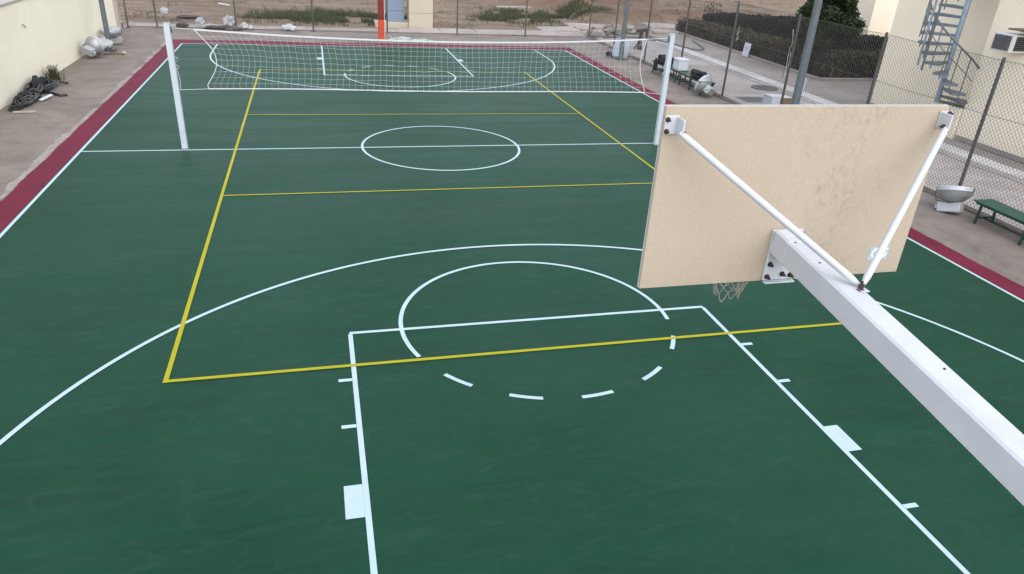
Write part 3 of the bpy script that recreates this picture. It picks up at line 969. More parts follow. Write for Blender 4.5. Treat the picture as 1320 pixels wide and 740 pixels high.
# ================================================================== FLOODLIGHTS LYING ON THE GROUND
def make_flood():
    t = thing('floodlight', '', 'floodlight', (0, 0, 0), 'dismounted floodlights')
    # bowl axis +Z (mouth up), bottom at z=0
    MB().lathe([(0.05, 0.0), (0.13, 0.015), (0.20, 0.06), (0.26, 0.13), (0.30, 0.215)], 32).build('reflector', 'flood_alu', t, True)
    MB().lathe([(0.30, 0.215), (0.322, 0.22), (0.325, 0.295), (0.31, 0.305), (0.295, 0.298)], 32).build('rim', 'flood_rim', t, True)
    MB().lathe([(0.0, 0.310), (0.15, 0.306), (0.296, 0.296)], 32).build('glass', 'flood_glass', t, True)
    gb = MB().box((0.04, 0.0, -0.10), (0.42, 0.24, 0.20), None, 0.018).build('gear_box', 'flood_box', t)
    MB().box((-0.09, -0.123, -0.10), (0.04, 0.012, 0.17), None, 0.002).build('gap', 'flood_dark', gb)
    MB().box((0.275, 0, -0.09), (0.07, 0.09, 0.09), None, 0.01).build('lamp_cap', 'flood_box', t)
    br = MB()
    br.tube([(0.330, 0, 0.25), (0.335, 0.06, 0.16), (0.25, 0.20, 0.02), (0.0, 0.24, -0.03), (-0.25, 0.20, 0.02), (-0.335, 0.06, 0.16), (-0.330, 0, 0.25)], 0.013, 6)
    br.build('yoke', 'galv', t, True)
    for s in (-1, 1):
        MB().box((s * 0.325, 0, 0.26), (0.03, 0.04, 0.05), None, 0.004).build('latch', 'galv', t)
    return t
fl = make_flood()
def aim(axis, spin):
    q = Vector(axis).normalized().to_track_quat('Z', 'Y').to_matrix() @ Matrix.Rotation(R(spin), 3, 'Z')
    return tuple(q.to_euler())
fl['label'] = 'bowl floodlight standing on its gear box beside the near green bench'
fl.location = (9.50, -5.24, 0.215); fl.rotation_euler = aim((0.15, 0.34, 0.93), -40)
dup(fl, (9.56, 5.20, 0.27), aim((-0.40, 0.80, 0.45), 20), 'bowl floodlight lying on its side at the end of the far benches')
dup(fl, (-9.78, 10.70, 0.31), aim((0.52, 0.80, 0.22), 200), 'bowl floodlight tipped against the cream wall, nearest of the heap by the lamp pole')
dup(fl, (-9.62, 11.62, 0.10), aim((0.12, -0.20, 0.95), 100), 'bowl floodlight lying face down beside the wall lamp pole foot')
dup(fl, (-9.70, 13.55, 0.24), (R(8), R(-4), R(10)), 'bowl floodlight standing mouth up behind the wall lamp pole')

# plank under the pole foot
o = MB().box((-9.25, 11.42, 0.03), (0.62, 0.09, 0.05), Matrix.Rotation(R(8), 3, 'Z'), 0.004).build('plank', 'wood_dark'); centre(o)
tag(o, 'short brown wood plank lying before the wall lamp pole', 'plank')
o = MB().blob((-8.95, 11.5, 0.05), (0.07, 0.06, 0.06), 5, 0.2, 1.5, 2, 0.0).build('stone', 'slab'); centre(o)
tag(o, 'small pale stone at the end of the plank by the wall lamp pole', 'stone')

# ================================================================== LEFT BOUNDARY WALL
wall = thing('boundary_wall', 'long cream rendered boundary wall along the left of the court', 'wall', (-10.2, 0, 0))
WX = -10.12; WH = 2.16
for (y0, y1, dx) in ((-20.0, -6.0, 0.0), (-6.0, 1.2, 0.003), (1.2, 6.9, 0.0), (6.9, 12.6, 0.004), (12.6, 16.25, 0.001)):
    MB().span((WX - 0.22, y0 + 0.002, -0.1), (WX + dx, y1 - 0.002, WH), 0.003).build('panel', 'wall_cream', wall)
MB().span((WX - 0.27, -20.0, WH), (WX + 0.035, 16.27, WH + 0.07), 0.012).build('coping', 'wall_raw', wall)
MB().span((WX - 0.24, 16.25, -0.1), (WX + 0.10, 16.62, 1.75), 0.02).build('raw_end', 'wall_raw', wall)
hk = MB().tube([(WX + 0.0, 6.35, 1.60), (WX + 0.07, 6.33, 1.57), (WX + 0.07, 6.33, 1.51)], 0.012, 6).build('wall_hook', 'rust', wall)

# ================================================================== HOSE HEAP BY THE WALL
hh = thing('hose_heap', 'tangled heap of black hoses against the cream wall', 'hose', (-9.75, 5.0, 0))
def loops(name, mat, cx, cy, rx, ry, turns, r, seed, z0, zr):
    rs = random.Random(seed); pts = []
    ph = rs.uniform(0, 6); N = int(turns * 22)
    for i in range(N):
        a = ph + 2 * math.pi * i / 22
        q = 0.7 + 0.35 * noise.noise(Vector((i * 0.09, seed, 0)))
        x = cx + rx * q * math.cos(a) + 0.05 * noise.noise(Vector((i * .13, seed, 5)))
        y = cy + ry * q * math.sin(a) + 0.25 * noise.noise(Vector((i * .05, seed, 9)))
        z = z0 + zr * abs(noise.noise(Vector((i * 0.11, seed, 3)))) * 2 + r
        pts.append((max(x, -10.06), y, z))
    return MB().tube(pts, r, 7).build(name, mat, hh, True)
for i in range(9):
    cy = 3.85 + i * 0.29
    loops('hose', ('black_rubber', 'black_rubber', 'grey_rubber')[i % 3], -9.78 + 0.06 * math.sin(i), cy, 0.19, 0.48, 4.6, 0.020 + 0.007 * (i % 2), i + 1, 0.01 + 0.03 * (i % 3), 0.07 + (0.05 if 2 < i < 8 else 0))
m = MB(); m.blob((-9.88, 5.75, 0.12), (0.13, 0.6, 0.24), 3, 0.3, 2.2, 3, 0.0); m.build('rubber_sheet', 'dark_cloth', hh, True)
m = MB(); m.blob((-9.85, 4.6, 0.08), (0.14, 0.6, 0.14), 6, 0.3, 2.2, 3, 0.0); m.build('rubber_sheet', 'dark_cloth', hh, True)
MB().tube([(-9.7, 5.5, .05), (-9.4, 5.25, .05), (-9.2, 5.08, .03), (-9.05, 5.15, .03)], 0.035, 7).build('hose', 'black_rubber', hh, True)
MB().tube([(-9.75, 6.4, .12), (-9.6, 6.45, .10), (-9.4, 6.6, .04)], 0.03, 7).build('hose', 'black_rubber', hh, True)
o = MB().box((-9.42, 4.72, 0.06), (0.07, 0.62, 0.025), Matrix.Rotation(R(-8), 3, 'Z') @ Matrix.Rotation(R(28), 3, 'Y'), 0.004).build('board', 'white_box'); centre(o)
tag(o, 'white strip of board leaning on the black hose heap', 'board')
o = MB().box((-9.50, 3.32, 0.025), (0.46, 0.10, 0.035), Matrix.Rotation(R(6), 3, 'Z'), 0.004).build('board', 'slab'); centre(o)
tag(o, 'short pale board lying at the near end of the hose heap', 'board')

def blades(name, P, hgt, mat, kind=None, wid=0.02, lean=0.5, parent=None):
    n = len(P); a = rng.uniform(0, 2 * np.pi, n)
    h = hgt * rng.uniform(0.5, 1.3, n)
    d = np.stack([np.cos(a), np.sin(a), np.zeros(n)], 1); s = np.stack([-np.sin(a), np.cos(a), np.zeros(n)], 1)
    L = rng.uniform(0.1, lean, n)[:, None] * h[:, None]
    P = P - np.array(root_loc(parent))
    V = np.empty((n, 4, 3))
    V[:, 0] = P - s * wid / 2; V[:, 1] = P + s * wid / 2
    tip = P + d * L; tip[:, 2] += h
    V[:, 2] = tip + s * wid * 0.12; V[:, 3] = tip - s * wid * 0.12
    return raw_quads(name, V, mat, parent, kind)
gt = thing('grass_tuft', 'small green grass tuft growing behind the hose heap', 'grass tuft', (-9.85, 6.95, 0))
ang = rng.uniform(0, 6.28, 320); rr = np.abs(rng.normal(0, 0.10, 320))
blades('blades', np.stack([-9.85 + rr * np.cos(ang), 6.95 + rr * np.sin(ang) * 1.3, np.zeros(320)], 1), 0.36, 'grass_leaf', None, 0.018, 0.7, gt)
MB().blob((-9.85, 6.95, 0.01), (0.12, 0.16, 0.03), 2, 0.2, 2, 2, 0.0).build('soil', 'litter_dark', gt, True)

# ================================================================== BENCHES
def make_bench(L):
    t = thing('bench', '', 'bench', (0, 0, 0), 'green slatted benches along the fence')
    W = 0.44; Hs = 0.43
    sl = MB().box((0, 0, 0), (0.082, L, 0.028), None, 0.005).mesh('slat', 'green_paint')
    for i in range(5):
        inst('slat', sl, t, (-W / 2 + 0.043 + i * 0.0885, 0, Hs - 0.014))
    for s in (-1, 1):
        MB().box((s * (W / 2 - 0.04), 0, Hs - 0.048), (0.035, L - 0.1, 0.035), None, 0.003).build('rail', 'green_leg', t)
        for q in (-1, 0, 1):
            yy = q * (L / 2 - 0.18)
            MB().bar((s * (W / 2 - 0.04), yy, Hs - 0.06), (s * (W / 2 - 0.01), yy, 0.0), 0.04, 0.04, 0.004, (0, 1, 0)).build('leg', 'green_leg', t)
    for q in (-1, 0, 1):
        yy = q * (L / 2 - 0.18)
        MB().box((0, yy, 0.12), (W - 0.07, 0.03, 0.03), None, 0.003).build('cross_rail', 'green_leg', t)
    MB().box((0, 0, 0.10), (0.035, L - 0.36, 0.035), None, 0.003).build('stretcher', 'green_leg', t)
    return t
be = make_bench(2.45)
be['label'] = 'green slatted bench beside the near upturned floodlight, cut by the photo edge'
be.location = (9.72, -6.88, 0); be.rotation_euler = (0, 0, R(-1))
b2 = dup(be, (9.70, 8.40, 0), (0, 0, R(0.6)), 'far green bench carrying a black jacket and white box')
b3 = dup(be, (9.68, 6.28, 0), (0, 0, R(-1)), 'green bench with a black bag, between white box and lying floodlight')
b3.scale = (1, 0.78, 1); b2.scale = (1, 0.88, 1)

def cloth(name, c, size, seed, label, cat, mat='dark_cloth'):
    o = MB().blob(c, size, seed, 0.22, 1.6, 4, c[2] - size[2] * 0.45).build(name, mat, None, True)
    centre(o); tag(o, label, cat); return o
jk = thing('jacket', 'black jacket draped over the far green bench', 'jacket', (9.7, 8.75, 0.43))
MB().blob((9.68, 8.75, 0.55), (0.26, 0.46, 0.19), 11, 0.22, 1.6, 4, 0.435).build('body', 'dark_cloth', jk, True)
MB().blob((9.42, 8.98, 0.36), (0.05, 0.17, 0.24), 12, 0.2, 1.4, 3).build('sleeve', 'dark_cloth', jk, True)
bg_ = thing('bag', 'black bag resting on the green bench next to the lying floodlight', 'bag', (9.67, 6.1, 0.43))
MB().blob((9.64, 6.1, 0.53), (0.23, 0.40, 0.14), 14, 0.2, 1.5, 4, 0.435).build('body', 'dark_cloth', bg_, True)
MB().tube([(9.46, 6.2, .55), (9.42, 6.1, .64), (9.46, 6.0, .55)], 0.012, 6).build('handle', 'dark_cloth', bg_, True)
wb = thing('storage_box', 'white lidded box standing on the far green bench', 'box', (9.70, 7.55, 0.432))
MB().span((9.50, 7.34, 0.432), (9.88, 7.78, 0.76), 0.015).build('body', 'white_box', wb)
MB().span((9.485, 7.325, 0.76), (9.895, 7.795, 0.82), 0.012).build('lid', 'sign_white', wb)
for (y, z) in ((7.43, 0.72), (7.69, 0.72), (7.43, 0.49), (7.69, 0.49)):
    MB().box((9.498, y, z), (0.006, 0.06, 0.04), None, 0.001).build('handle_slot', 'grate_grey', wb)

# sack at the foot of the far lamp pole
sk = thing('sack', 'pale blue woven sack leaning behind the lamp pole on the right', 'sack', (9.42, 12.45, 0))
m = MB()
prof = [(0.0, 0.0), (0.28, 0.01), (0.34, 0.12), (0.335, 0.32), (0.30, 0.52), (0.24, 0.64), (0.14, 0.70), (0.17, 0.78), (0.10, 0.77), (0.0, 0.73)]
n = 28; vs = []
for (r, z) in prof:
    for k in range(n):
        a = 2 * math.pi * k / n
        q = r * (1 + 0.10 * noise.noise(Vector((math.cos(a) * 1.6, math.sin(a) * 1.6, z * 4))))
        vs.append((9.42 + q * 1.05 * math.cos(a) + 0.05 * z, 12.45 + q * math.sin(a), z))
fs = [(i * n + k, i * n + (k + 1) % n, (i + 1) * n + (k + 1) % n, (i + 1) * n + k) for i in range(len(prof) - 1) for k in range(n)]
m.add(vs, fs); m.build('body', 'sack', sk, True)
MB().tube([(9.42 + 0.17 * math.cos(a), 12.45 + 0.14 * math.sin(a), 0.70) for a in [2 * math.pi * i / 16 for i in range(16)]], 0.012, 6, True).build('tie', 'dark_cloth', sk, True)
o = cloth('rag', (9.0, 12.6, 0.10), (0.16, 0.14, 0.12), 21, 'small dark rag on the ground beside the pale sack', 'rag')

# ================================================================== THINGS BEYOND THE FENCE
sp = thing('standpipe', 'dark rusty standpipe with valve head on the pavement beyond the fence', 'standpipe', (11.35, 15.0, -0.055))
MB().tube([(11.35, 15, -0.055), (11.37, 15, 0.55), (11.40, 15.02, 0.74)], [0.10, 0.085, 0.09], 10).build('pipe', 'rust_brown', sp, True)
MB().tube([(11.16, 15, 0.74), (11.72, 15.03, 0.80)], 0.075, 10).build('head', 'rust_brown', sp, True)
MB().tube([(11.62, 15.03, 0.76), (11.68, 15.03, 0.55), (11.62, 15.0, 0.38)], 0.045, 8).build('outlet', 'rust_brown', sp, True)
for a in (30, 150, 270):
    MB().tube([(11.36, 15, 0.38), (11.35 + .22 * math.cos(R(a)), 15 + .22 * math.sin(R(a)), -0.05)], 0.035, 6).build('brace', 'rust_brown', sp, True)

hp = [(10.9, 18.3), (11.9, 18.65), (12.8, 18.5), (13.3, 18.0), (13.7, 16.5), (13.9, 15.4), (14.2, 15.0), (14.6, 15.15), (14.9, 15.7), (15.2, 16.9), (15.4, 17.8)]
def catmull(P, per=8):
    P = [Vector((*p, 0)) if len(p) == 2 else Vector(p) for p in P]
    P = [P[0] * 2 - P[1]] + P + [P[-1] * 2 - P[-2]]
    o = []
    for i in range(1, len(P) - 2):
        for q in range(per):
            t = q / per
            a, b, c, d = P[i - 1], P[i], P[i + 1], P[i + 2]
            o.append(0.5 * ((2 * b) + (c - a) * t + (2 * a - 5 * b + 4 * c - d) * t * t + (3 * b - a - 3 * c + d) * t ** 3))
    o.append(P[-2]); return o
o = MB().tube([(p.x, p.y, 0.005 if 13.2 < p.x < 13.95 and p.y < 17.7 else -0.015) for p in catmull(hp)], 0.042, 7).build('ground_hose', 'hose_grey', None, True)
tag(o, 'grey hose curving in a loop over the pavement beyond the fence', 'hose')

# rubble at the fence corner
rb = thing('rubble_heap', 'heap of broken concrete rubble beyond the fence corner', 'rubble', (12.0, 20.6, -0.1))
chunk_ms = []
for i in range(8):
    m = MB(); bm = bmesh.new(); bmesh.ops.create_cube(bm, size=1)
    rs = random.Random(i)
    bmesh.ops.subdivide_edges(bm, edges=list(bm.edges), cuts=1)
    vs = [Vector((v.co.x * (1 + rs.uniform(-.25, .25)), v.co.y * (1 + rs.uniform(-.25, .25)), v.co.z * (0.55 + rs.uniform(-.2, .2)))) for v in bm.verts]
    bm.verts.index_update()
    m.add(vs, [[q.index for q in f.verts] for f in bm.faces]); bm.free()
    chunk_ms.append(m.mesh('chunk', 'rubble' if i % 3 else 'slab'))
for i in range(130):
    t = rng.uniform(0, 1); x = 10.7 + 3.2 * t + rng.normal(0, 0.45); y = 19.2 + 2.3 * t + rng.normal(0, 0.55)
    s = float(rng.uniform(0.08, 0.34)) * (1 if i % 5 else 1.5)
    z = max(0.0, 0.22 * math.exp(-((x - 12.2) ** 2) / 1.6 - ((y - 20.6) ** 2) / 1.2)) * rng.uniform(0.2, 1.0) - 0.03
    c = inst('chunk', chunk_ms[i % 8], rb, (x - 12.0, y - 20.6, z + 0.1 + s * 0.18), tuple(rng.uniform(-0.4, 0.4, 2)) + (rng.uniform(0, 6.28),))
    c.scale = (s, s * rng.uniform(.6, 1), s * rng.uniform(.25, .5))

# manhole, patch, boxes
mh = thing('manhole_cover', 'dark round manhole cover in the pavement beyond the fence', 'manhole cover', (12.75, 6.88, -0.055))
MB().lathe([(0.0, -0.052), (0.40, -0.052), (0.40, -0.05)], 36, Matrix.Translation((12.75, 6.88, 0.022))).build('plate', 'iron', mh)
MB().lathe([(0.41, -0.055), (0.41, -0.025), (0.47, -0.025), (0.47, -0.055)], 36, Matrix.Translation((12.75, 6.88, 0))).build('frame', 'iron', mh)
for i in range(5):
    MB().span((12.75 - 0.3 + 0.02 * i, 6.65 + i * 0.11, -0.0295), (12.75 + 0.3 - 0.02 * i, 6.70 + i * 0.11, -0.022)).build('rib', 'iron', mh)
gr = thing('drain_grate', 'grey rectangular drain grate in the pavement near the fence', 'drain grate', (11.2, 5.1, -0.055))
MB().span((10.75, 4.65, -0.0549), (11.75, 5.5, -0.045), 0.002).build('frame', 'grate_grey', gr)
for i in range(9):
    MB().span((10.82 + i * 0.1, 4.72, -0.0449), (10.87 + i * 0.1, 5.43, -0.036)).build('bar', 'iron', gr)
cb = thing('cardboard_box', 'white printed carton with a brown side just above the backboard edge', 'box', (11.35, 4.05, -0.055))
MB().span((11.02, 3.75, -0.055), (11.72, 4.25, 0.30), 0.006).build('body', 'white_box', cb)
MB().box((11.52, 3.747, 0.12), (0.40, 0.004, 0.33)).build('brown_side', 'cardboard', cb)
MB().box((11.37, 4.0, 0.306), (0.72, 0.52, 0.01), Matrix.Rotation(R(2), 3, 'Y')).build('flap', 'sign_white', cb)
MB().box((11.16, 3.746, 0.16), (0.16, 0.003, 0.12)).build('print', 'sign_mark', cb)
pp = MB().box((10.0, 1.02, 1.27), (0.006, 0.20, 0.36), Matrix.Rotation(R(8), 3, 'X')).build('paper_sheet', 'sign_white'); centre(pp)
tag(pp, 'white paper sheet on the fence beside the lamp pole above the backboard', 'paper')
def strip_scrap(y, z0, z1, label, seed):
    rs = random.Random(seed)
    t = thing('plastic_strip', label, 'plastic scrap', (10.0, y, z0))
    for q in range(3):
        pts = []; zz = rs.uniform(z0 + (z1 - z0) * 0.4, z1)
        for i in range(8):
            pts.append((10.0 - 0.02 + rs.uniform(-.03, .03), y + rs.uniform(-.05, .05) + 0.03 * q - 0.06, zz - (zz - z0) * i / 7 * rs.uniform(0.7, 1)))
        MB().tube(pts, [0.003 + rs.uniform(0, .007) for _ in pts], 4).build('shred', ('plastic_bag', 'plastic_bag', 'dark_cloth')[q % 3], t)
strip_scrap(1.93, 1.05, 2.75, 'torn white and black plastic shreds wound round a fence post', 3)
strip_scrap(4.75, 1.75, 2.45, 'thin torn white plastic shred hanging on fence wire before the hedge', 8)

# ================================================================== HEDGES, BUSH
def hedge(name, label, boxes, hfun, dens, leaf, mat, seed):
    """boxes: (x0,y0,x1,y1); a clipped twiggy hedge"""
    x, y = boxes[0][0], boxes[0][1]
    t = thing(name, label, 'hedge', ((boxes[0][0] + boxes[0][2]) / 2, (boxes[0][1] + boxes[0][3]) / 2, 0))
    Ps = []; Ns = []
    core = MB()
    for (x0, y0, x1, y1) in boxes:
        ln = max(x1 - x0, y1 - y0)
        nseg = max(2, int(ln / 0.5))
        for i in range(nseg):
            if (y1 - y0) >= (x1 - x0):
                a = y0 + (y1 - y0) * i / nseg; b = y0 + (y1 - y0) * (i + 1) / nseg; h = hfun((x0 + x1) / 2, (a + b) / 2)
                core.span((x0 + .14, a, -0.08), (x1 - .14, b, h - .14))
            else:
                a = x0 + (x1 - x0) * i / nseg; b = x0 + (x1 - x0) * (i + 1) / nseg; h = hfun((a + b) / 2, (y0 + y1) / 2)
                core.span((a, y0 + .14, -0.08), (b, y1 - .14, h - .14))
        area = (x1 - x0) * (y1 - y0) + 2 * ((x1 - x0) + (y1 - y0)) * 0.9
        n = int(area * dens)
        face = rng.choice(5, n, p=np.array([(x1 - x0) * (y1 - y0), (y1 - y0) * .9, (y1 - y0) * .9, (x1 - x0) * .9, (x1 - x0) * .9]) / area)
        U = rng.uniform(0, 1, n); V = rng.uniform(0, 1, n)
        P = np.zeros((n, 3)); N = np.zeros((n, 3))
        P[:, 0] = x0 + (x1 - x0) * U; P[:, 1] = y0 + (y1 - y0) * V
        H = np.array([hfun(a, b) for a, b in zip(P[:, 0], P[:, 1])])
        dep = np.abs(rng.normal(0, 0.07, n))
        zz = rng.uniform(-0.05, 1, n)
        for k_ in range(5):
            s = face == k_
            if k_ == 0: P[s, 2] = H[s] - dep[s]; N[s] = (0, 0, 1)
            else:
                P[s, 2] = zz[s] * H[s]
                ax = 0 if k_ < 3 else 1
                edge = (x0, x1, y0, y1)[k_ - 1]; sg = -1 if k_ in (1, 3) else 1
                P[s, ax] = edge - sg * dep[s]; N[s, ax] = sg
        # uneven clipped skin
        off = np.array([0.13 * noise.fractal(Vector(p) * 1.1 + Vector((seed, 0, 0)), 0.8, 2.1, 3) for p in P])
        P += N * off[:, None]
        # rounded shoulders
        cx = np.clip((P[:, 0] - (x0 + x1) / 2) / ((x1 - x0) / 2), -1, 1); cy = np.clip((P[:, 1] - (y0 + y1) / 2) / ((y1 - y0) / 2), -1, 1)
        P[:, 2] -= 0.16 * (np.abs(cx) ** 5 + np.abs(cy) ** 40) * (P[:, 2] / np.maximum(H, .1)) ** 2
        P += rng.normal(0, 0.02, P.shape)
        Ps.append(P); Ns.append(N)
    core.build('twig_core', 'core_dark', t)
    cloud('foliage', np.concatenate(Ps), np.concatenate(Ns), leaf, mat, t)
    return t
def h_front(x, y): return 0.95 - 0.030 * max(0, y - 9.5) + 0.07 * noise.noise(Vector((x * .8, y * .55, 0))) + 0.04 * noise.noise(Vector((x * 2, y * 1.7, 4)))
hedge('clipped_hedge', 'low clipped brown-green hedge along the pavement kerb', [(16.15, 9.5, 17.5, 21.3), (16.4, 8.4, 20.5, 9.5)], h_front, 620, 0.058, 'hedge_leaf', 0)
def h_back(x, y): return 1.62 - 0.085 * max(0, y - 13.5) + 0.10 * noise.noise(Vector((x * .8, y * .5, 7)))
hedge('clipped_hedge', 'darker hedge row running behind the low front hedge', [(18.5, 12.0, 19.6, 23.0)], h_back, 520, 0.06, 'hedge_dark', 5)
hedge('clipped_hedge', 'dark hedge below the cream building wall behind the round bush', [(17.6, 10.35, 21.0, 11.2)], lambda x, y: 1.3 + 0.08 * noise.noise(Vector((x * .9, y, 2))), 480, 0.06, 'hedge_dark', 9)

kb = MB().span((15.9, 8.22, -0.2), (16.06, 21.6, 0.06), 0.015).build('hedge_kerb', 'footway'); kb['kind'] = 'structure'
kb = MB().span((16.06, 8.22, -0.2), (24, 8.36, 0.06), 0.015).build('hedge_kerb', 'footway'); kb['kind'] = 'structure'
st = MB().tube([(16.45, 8.32, 0.0), (16.50, 8.33, 0.45)], 0.02, 6).build('stake', 'wood_dark'); centre(st)
tag(st, 'short thin stake at the corner of the hedge kerb', 'stake')

bush = thing('evergreen_bush', 'tall dark green rounded bush beside the cream building', 'bush', (17.1, 9.95, 0))
bc = np.array([17.12, 9.95, 1.95])
MB().tube([(17.1, 9.95, -0.05), (17.12, 9.96, 0.7), (17.0, 10.0, 1.5)], [0.11, 0.09, 0.05], 9).build('trunk', 'bark', bush, True)
for (dx, dy, dz) in ((-.7, -.2, 1.9), (.7, .1, 2.0), (.1, -.7, 1.7), (0, .6, 2.2), (-.3, .3, 2.7)):
    MB().tube([(17.11, 9.95, 0.7), (17.11 + dx * .5, 9.95 + dy * .5, 0.7 + (dz - .7) * .6), (17.11 + dx, 9.95 + dy, dz)], [0.05, 0.035, 0.015], 6).build('limb', 'bark', bush, True)
# clumps in an uneven dome
clumps = []
for i in range(95):
    d = rng.normal(size=3); d /= np.linalg.norm(d); d[2] *= 0.95
    r = rng.uniform(0.55, 1.0)
    clumps.append((bc + d * np.array([1.12, 0.95, 1.25]) * r, rng.uniform(0.22, 0.42)))
P = []; N = []
for (c, r) in clumps:
    k_ = int(420 * (r / 0.3) ** 2)
    d = rng.normal(size=(k_, 3)); d /= np.linalg.norm(d, axis=1)[:, None]
    q = rng.uniform(0.5, 1.08, k_)[:, None]
    P.append(c + d * r * q); N.append(d)
P = np.concatenate(P); N = np.concatenate(N)
s = P[:, 2] > 0.35; P = P[s]; N = N[s]
cloud('crown', P, N, 0.062, 'bush_leaf', bush, None, 1.8, 0.3)
MB().blob(tuple(bc), (0.62, 0.52, 0.8), 4, 0.14, 1.6, 3).build('inner_twigs', 'core_dark', bush, True)

sg = thing('notice_board', 'small white notice propped on the kerb before the hedge', 'sign', (15.96, 13.45, -0.02))
MB().box((15.80, 13.45, 0.27), (0.02, 0.50, 0.56), Matrix.Rotation(R(8), 3, 'Y'), 0.003).build('panel', 'sign_white', sg)
MB().box((15.787, 13.45, 0.33), (0.004, 0.22, 0.16), Matrix.Rotation(R(8), 3, 'Y')).build('emblem', 'sign_mark', sg)
MB().tube([(15.86, 13.45, 0.45), (15.99, 13.45, -0.02)], 0.012, 6).build('prop', 'galv', sg)

# ================================================================== BUILDINGS
b1 = thing('building', 'cream rendered building with spiral stair and air conditioner at right', 'building', (18, 0, 0))
MB().span((15.44, 0.12, -0.1), (23, 4.66, 5.2), 0.01).build('recessed_wall', 'wall_building', b1)
MB().span((14.62, -16, -0.1), (23, 0.118, 5.2), 0.01).build('front_wall', 'wall_building', b1)
MB().span((14.58, -16.05, 5.2), (23.05, 0.16, 5.32), 0.01).build('parapet', 'wall_building', b1)
MB().span((14.56, 0.14, -0.1), (15.438, 1.30, 0.80), 0.012).build('stair_plinth', 'wall_building', b1)
MB().span((14.585, -16, -0.03), (14.618, 0.06, 0.10), 0.004).build('skirting', 'footway', b1)
b2_ = thing('building', 'plain cream building partly hidden behind the dark green bush', 'building', (23, 15, 0))
MB().span((20.3, 11.6, -0.1), (28, 14.2, 5.0), 0.01).build('wall', 'wall_building', b2_)
MB().span((20.25, 11.55, 5.0), (28.05, 14.25, 5.12), 0.01).build('parapet', 'wall_building', b2_)

ac = thing('air_conditioner', 'boxy white air conditioner with grey grille jutting from the cream wall', 'air conditioner', (14.3, -0.78, 2.5))
MB().span((14.05, -1.18, 2.50), (14.66, -0.60, 2.93), 0.012).build('casing', 'ac_white', ac)
g = MB().span((14.036, -1.14, 2.54), (14.052, -0.64, 2.89), 0.003).build('grille', 'ac_grille', ac)
for i in range(8):
    MB().span((14.028, -1.13, 2.56 + i * 0.041), (14.0359, -0.65, 2.572 + i * 0.041)).build('louvre', 'ac_grille', g)
g = MB().span((14.16, -1.192, 2.55), (14.60, -1.178, 2.88), 0.003).build('side_grille', 'ac_dark', ac)
for i in range(6):
    MB().span((14.17, -1.199, 2.58 + i * 0.05), (14.59, -1.1921, 2.595 + i * 0.05)).build('louvre', 'ac_grille', g)
MB().span((14.15, -1.45, 3.02), (14.62, -0.85, 3.06), 0.004).build('rain_board', 'wood_dark', ac)

# ------------------------------------------------------------------ spiral stair
SX, SY = 14.50, 0.98
ss = thing('spiral_staircase', 'grey-blue steel spiral staircase against the cream building', 'staircase', (SX, SY, 0.8))
MB().tube([(SX, SY, 0.80), (SX, SY, 6.6)], 0.072, 14).build('column', 'stair_light', ss, True)
left = Vector((-0.97, 0.24, 0)).normalized(); tocam = Vector((-0.27, -0.96, 0)).normalized()
RO = 0.93
def dirv(th):
    return (left * math.cos(R(th)) + tocam * math.sin(R(th))).normalized()
Z0, RISE, TH0, DTH = 1.24, 0.235, 92, -19.5
def rail_h(i): return Z0 + RISE * i + 0.92
rail = []
for i in range(20):
    th = TH0 + DTH * i; z = Z0 + RISE * i
    d0 = dirv(th + 12.5); d1 = dirv(th - 12.5)
    c = Vector((SX, SY, 0))
    m = MB()
    tri = [c + d0 * 0.07, c + d0 * RO, c + dirv(th) * RO * 1.01, c + d1 * RO, c + d1 * 0.07]
    n = 5
    m.add([(p.x, p.y, z) for p in tri] + [(p.x, p.y, z - 0.07) for p in tri], [tuple(range(n)), tuple(range(2 * n - 1, n - 1, -1))] + [(k, n + k, n + (k + 1) % n, (k + 1) % n) for k in range(n)])
    tr = m.build('tread', 'stair_steel', ss)
    p = c + dirv(th) * (RO - 0.01)
    MB().tube([(p.x, p.y, z - 0.16), (p.x, p.y, rail_h(i))], 0.016, 7).build('baluster', 'stair_rail', ss, True)
# handrail helix, two mid rails
for (dz, r) in ((0.0, 0.026), (-0.42, 0.012)):
    pts = []
    for q in range(-10 if dz == 0 else -3, 80):
        i = q / 4
        p = Vector((SX, SY, 0)) + dirv(TH0 + DTH * i) * RO
        pts.append((p.x, p.y, rail_h(i) + dz))
    MB().tube(pts, r, 8).build('handrail' if dz == 0 else 'mid_rail', 'stair_rail', ss, True)
# entry landing with two steps and newel
c = Vector((SX, SY, 0))
def landing(z, th0, th1, ro, nm_):
    ths = [th0 + (th1 - th0) * k / 5 for k in range(6)]
    tri = [c + dirv(ths[0]) * 0.07] + [c + dirv(t_) * ro for t_ in ths] + [c + dirv(ths[-1]) * 0.07]
    n = len(tri); m = MB()
    m.add([(p.x, p.y, z) for p in tri] + [(p.x, p.y, z - 0.06) for p in tri], [tuple(range(n)), tuple(range(2 * n - 1, n - 1, -1))] + [(k, n + k, n + (k + 1) % n, (k + 1) % n) for k in range(n)])
    m.build(nm_, 'stair_rail', ss)
landing(1.02, 100, 128, RO, 'tread')
landing(0.86, 122, 152, RO + 0.05, 'landing')
for th, z in ((148, 0.80), (126, 0.80)):
    p = c + dirv(th) * (RO - 0.01)
    zt = Z0 + RISE * (th - TH0) / DTH + 0.92
    MB().tube([(p.x, p.y, 0.80), (p.x, p.y, zt)], 0.022, 8).build('newel', 'stair_rail', ss, True)
p = c + dirv(20) * (RO + 0.02)
MB().tube([(p.x, p.y, 1.7), (p.x, p.y, 6.4)], 0.03, 8).build('outer_post', 'stair_rail', ss, True)
p = c + dirv(8) * (RO + 0.02)
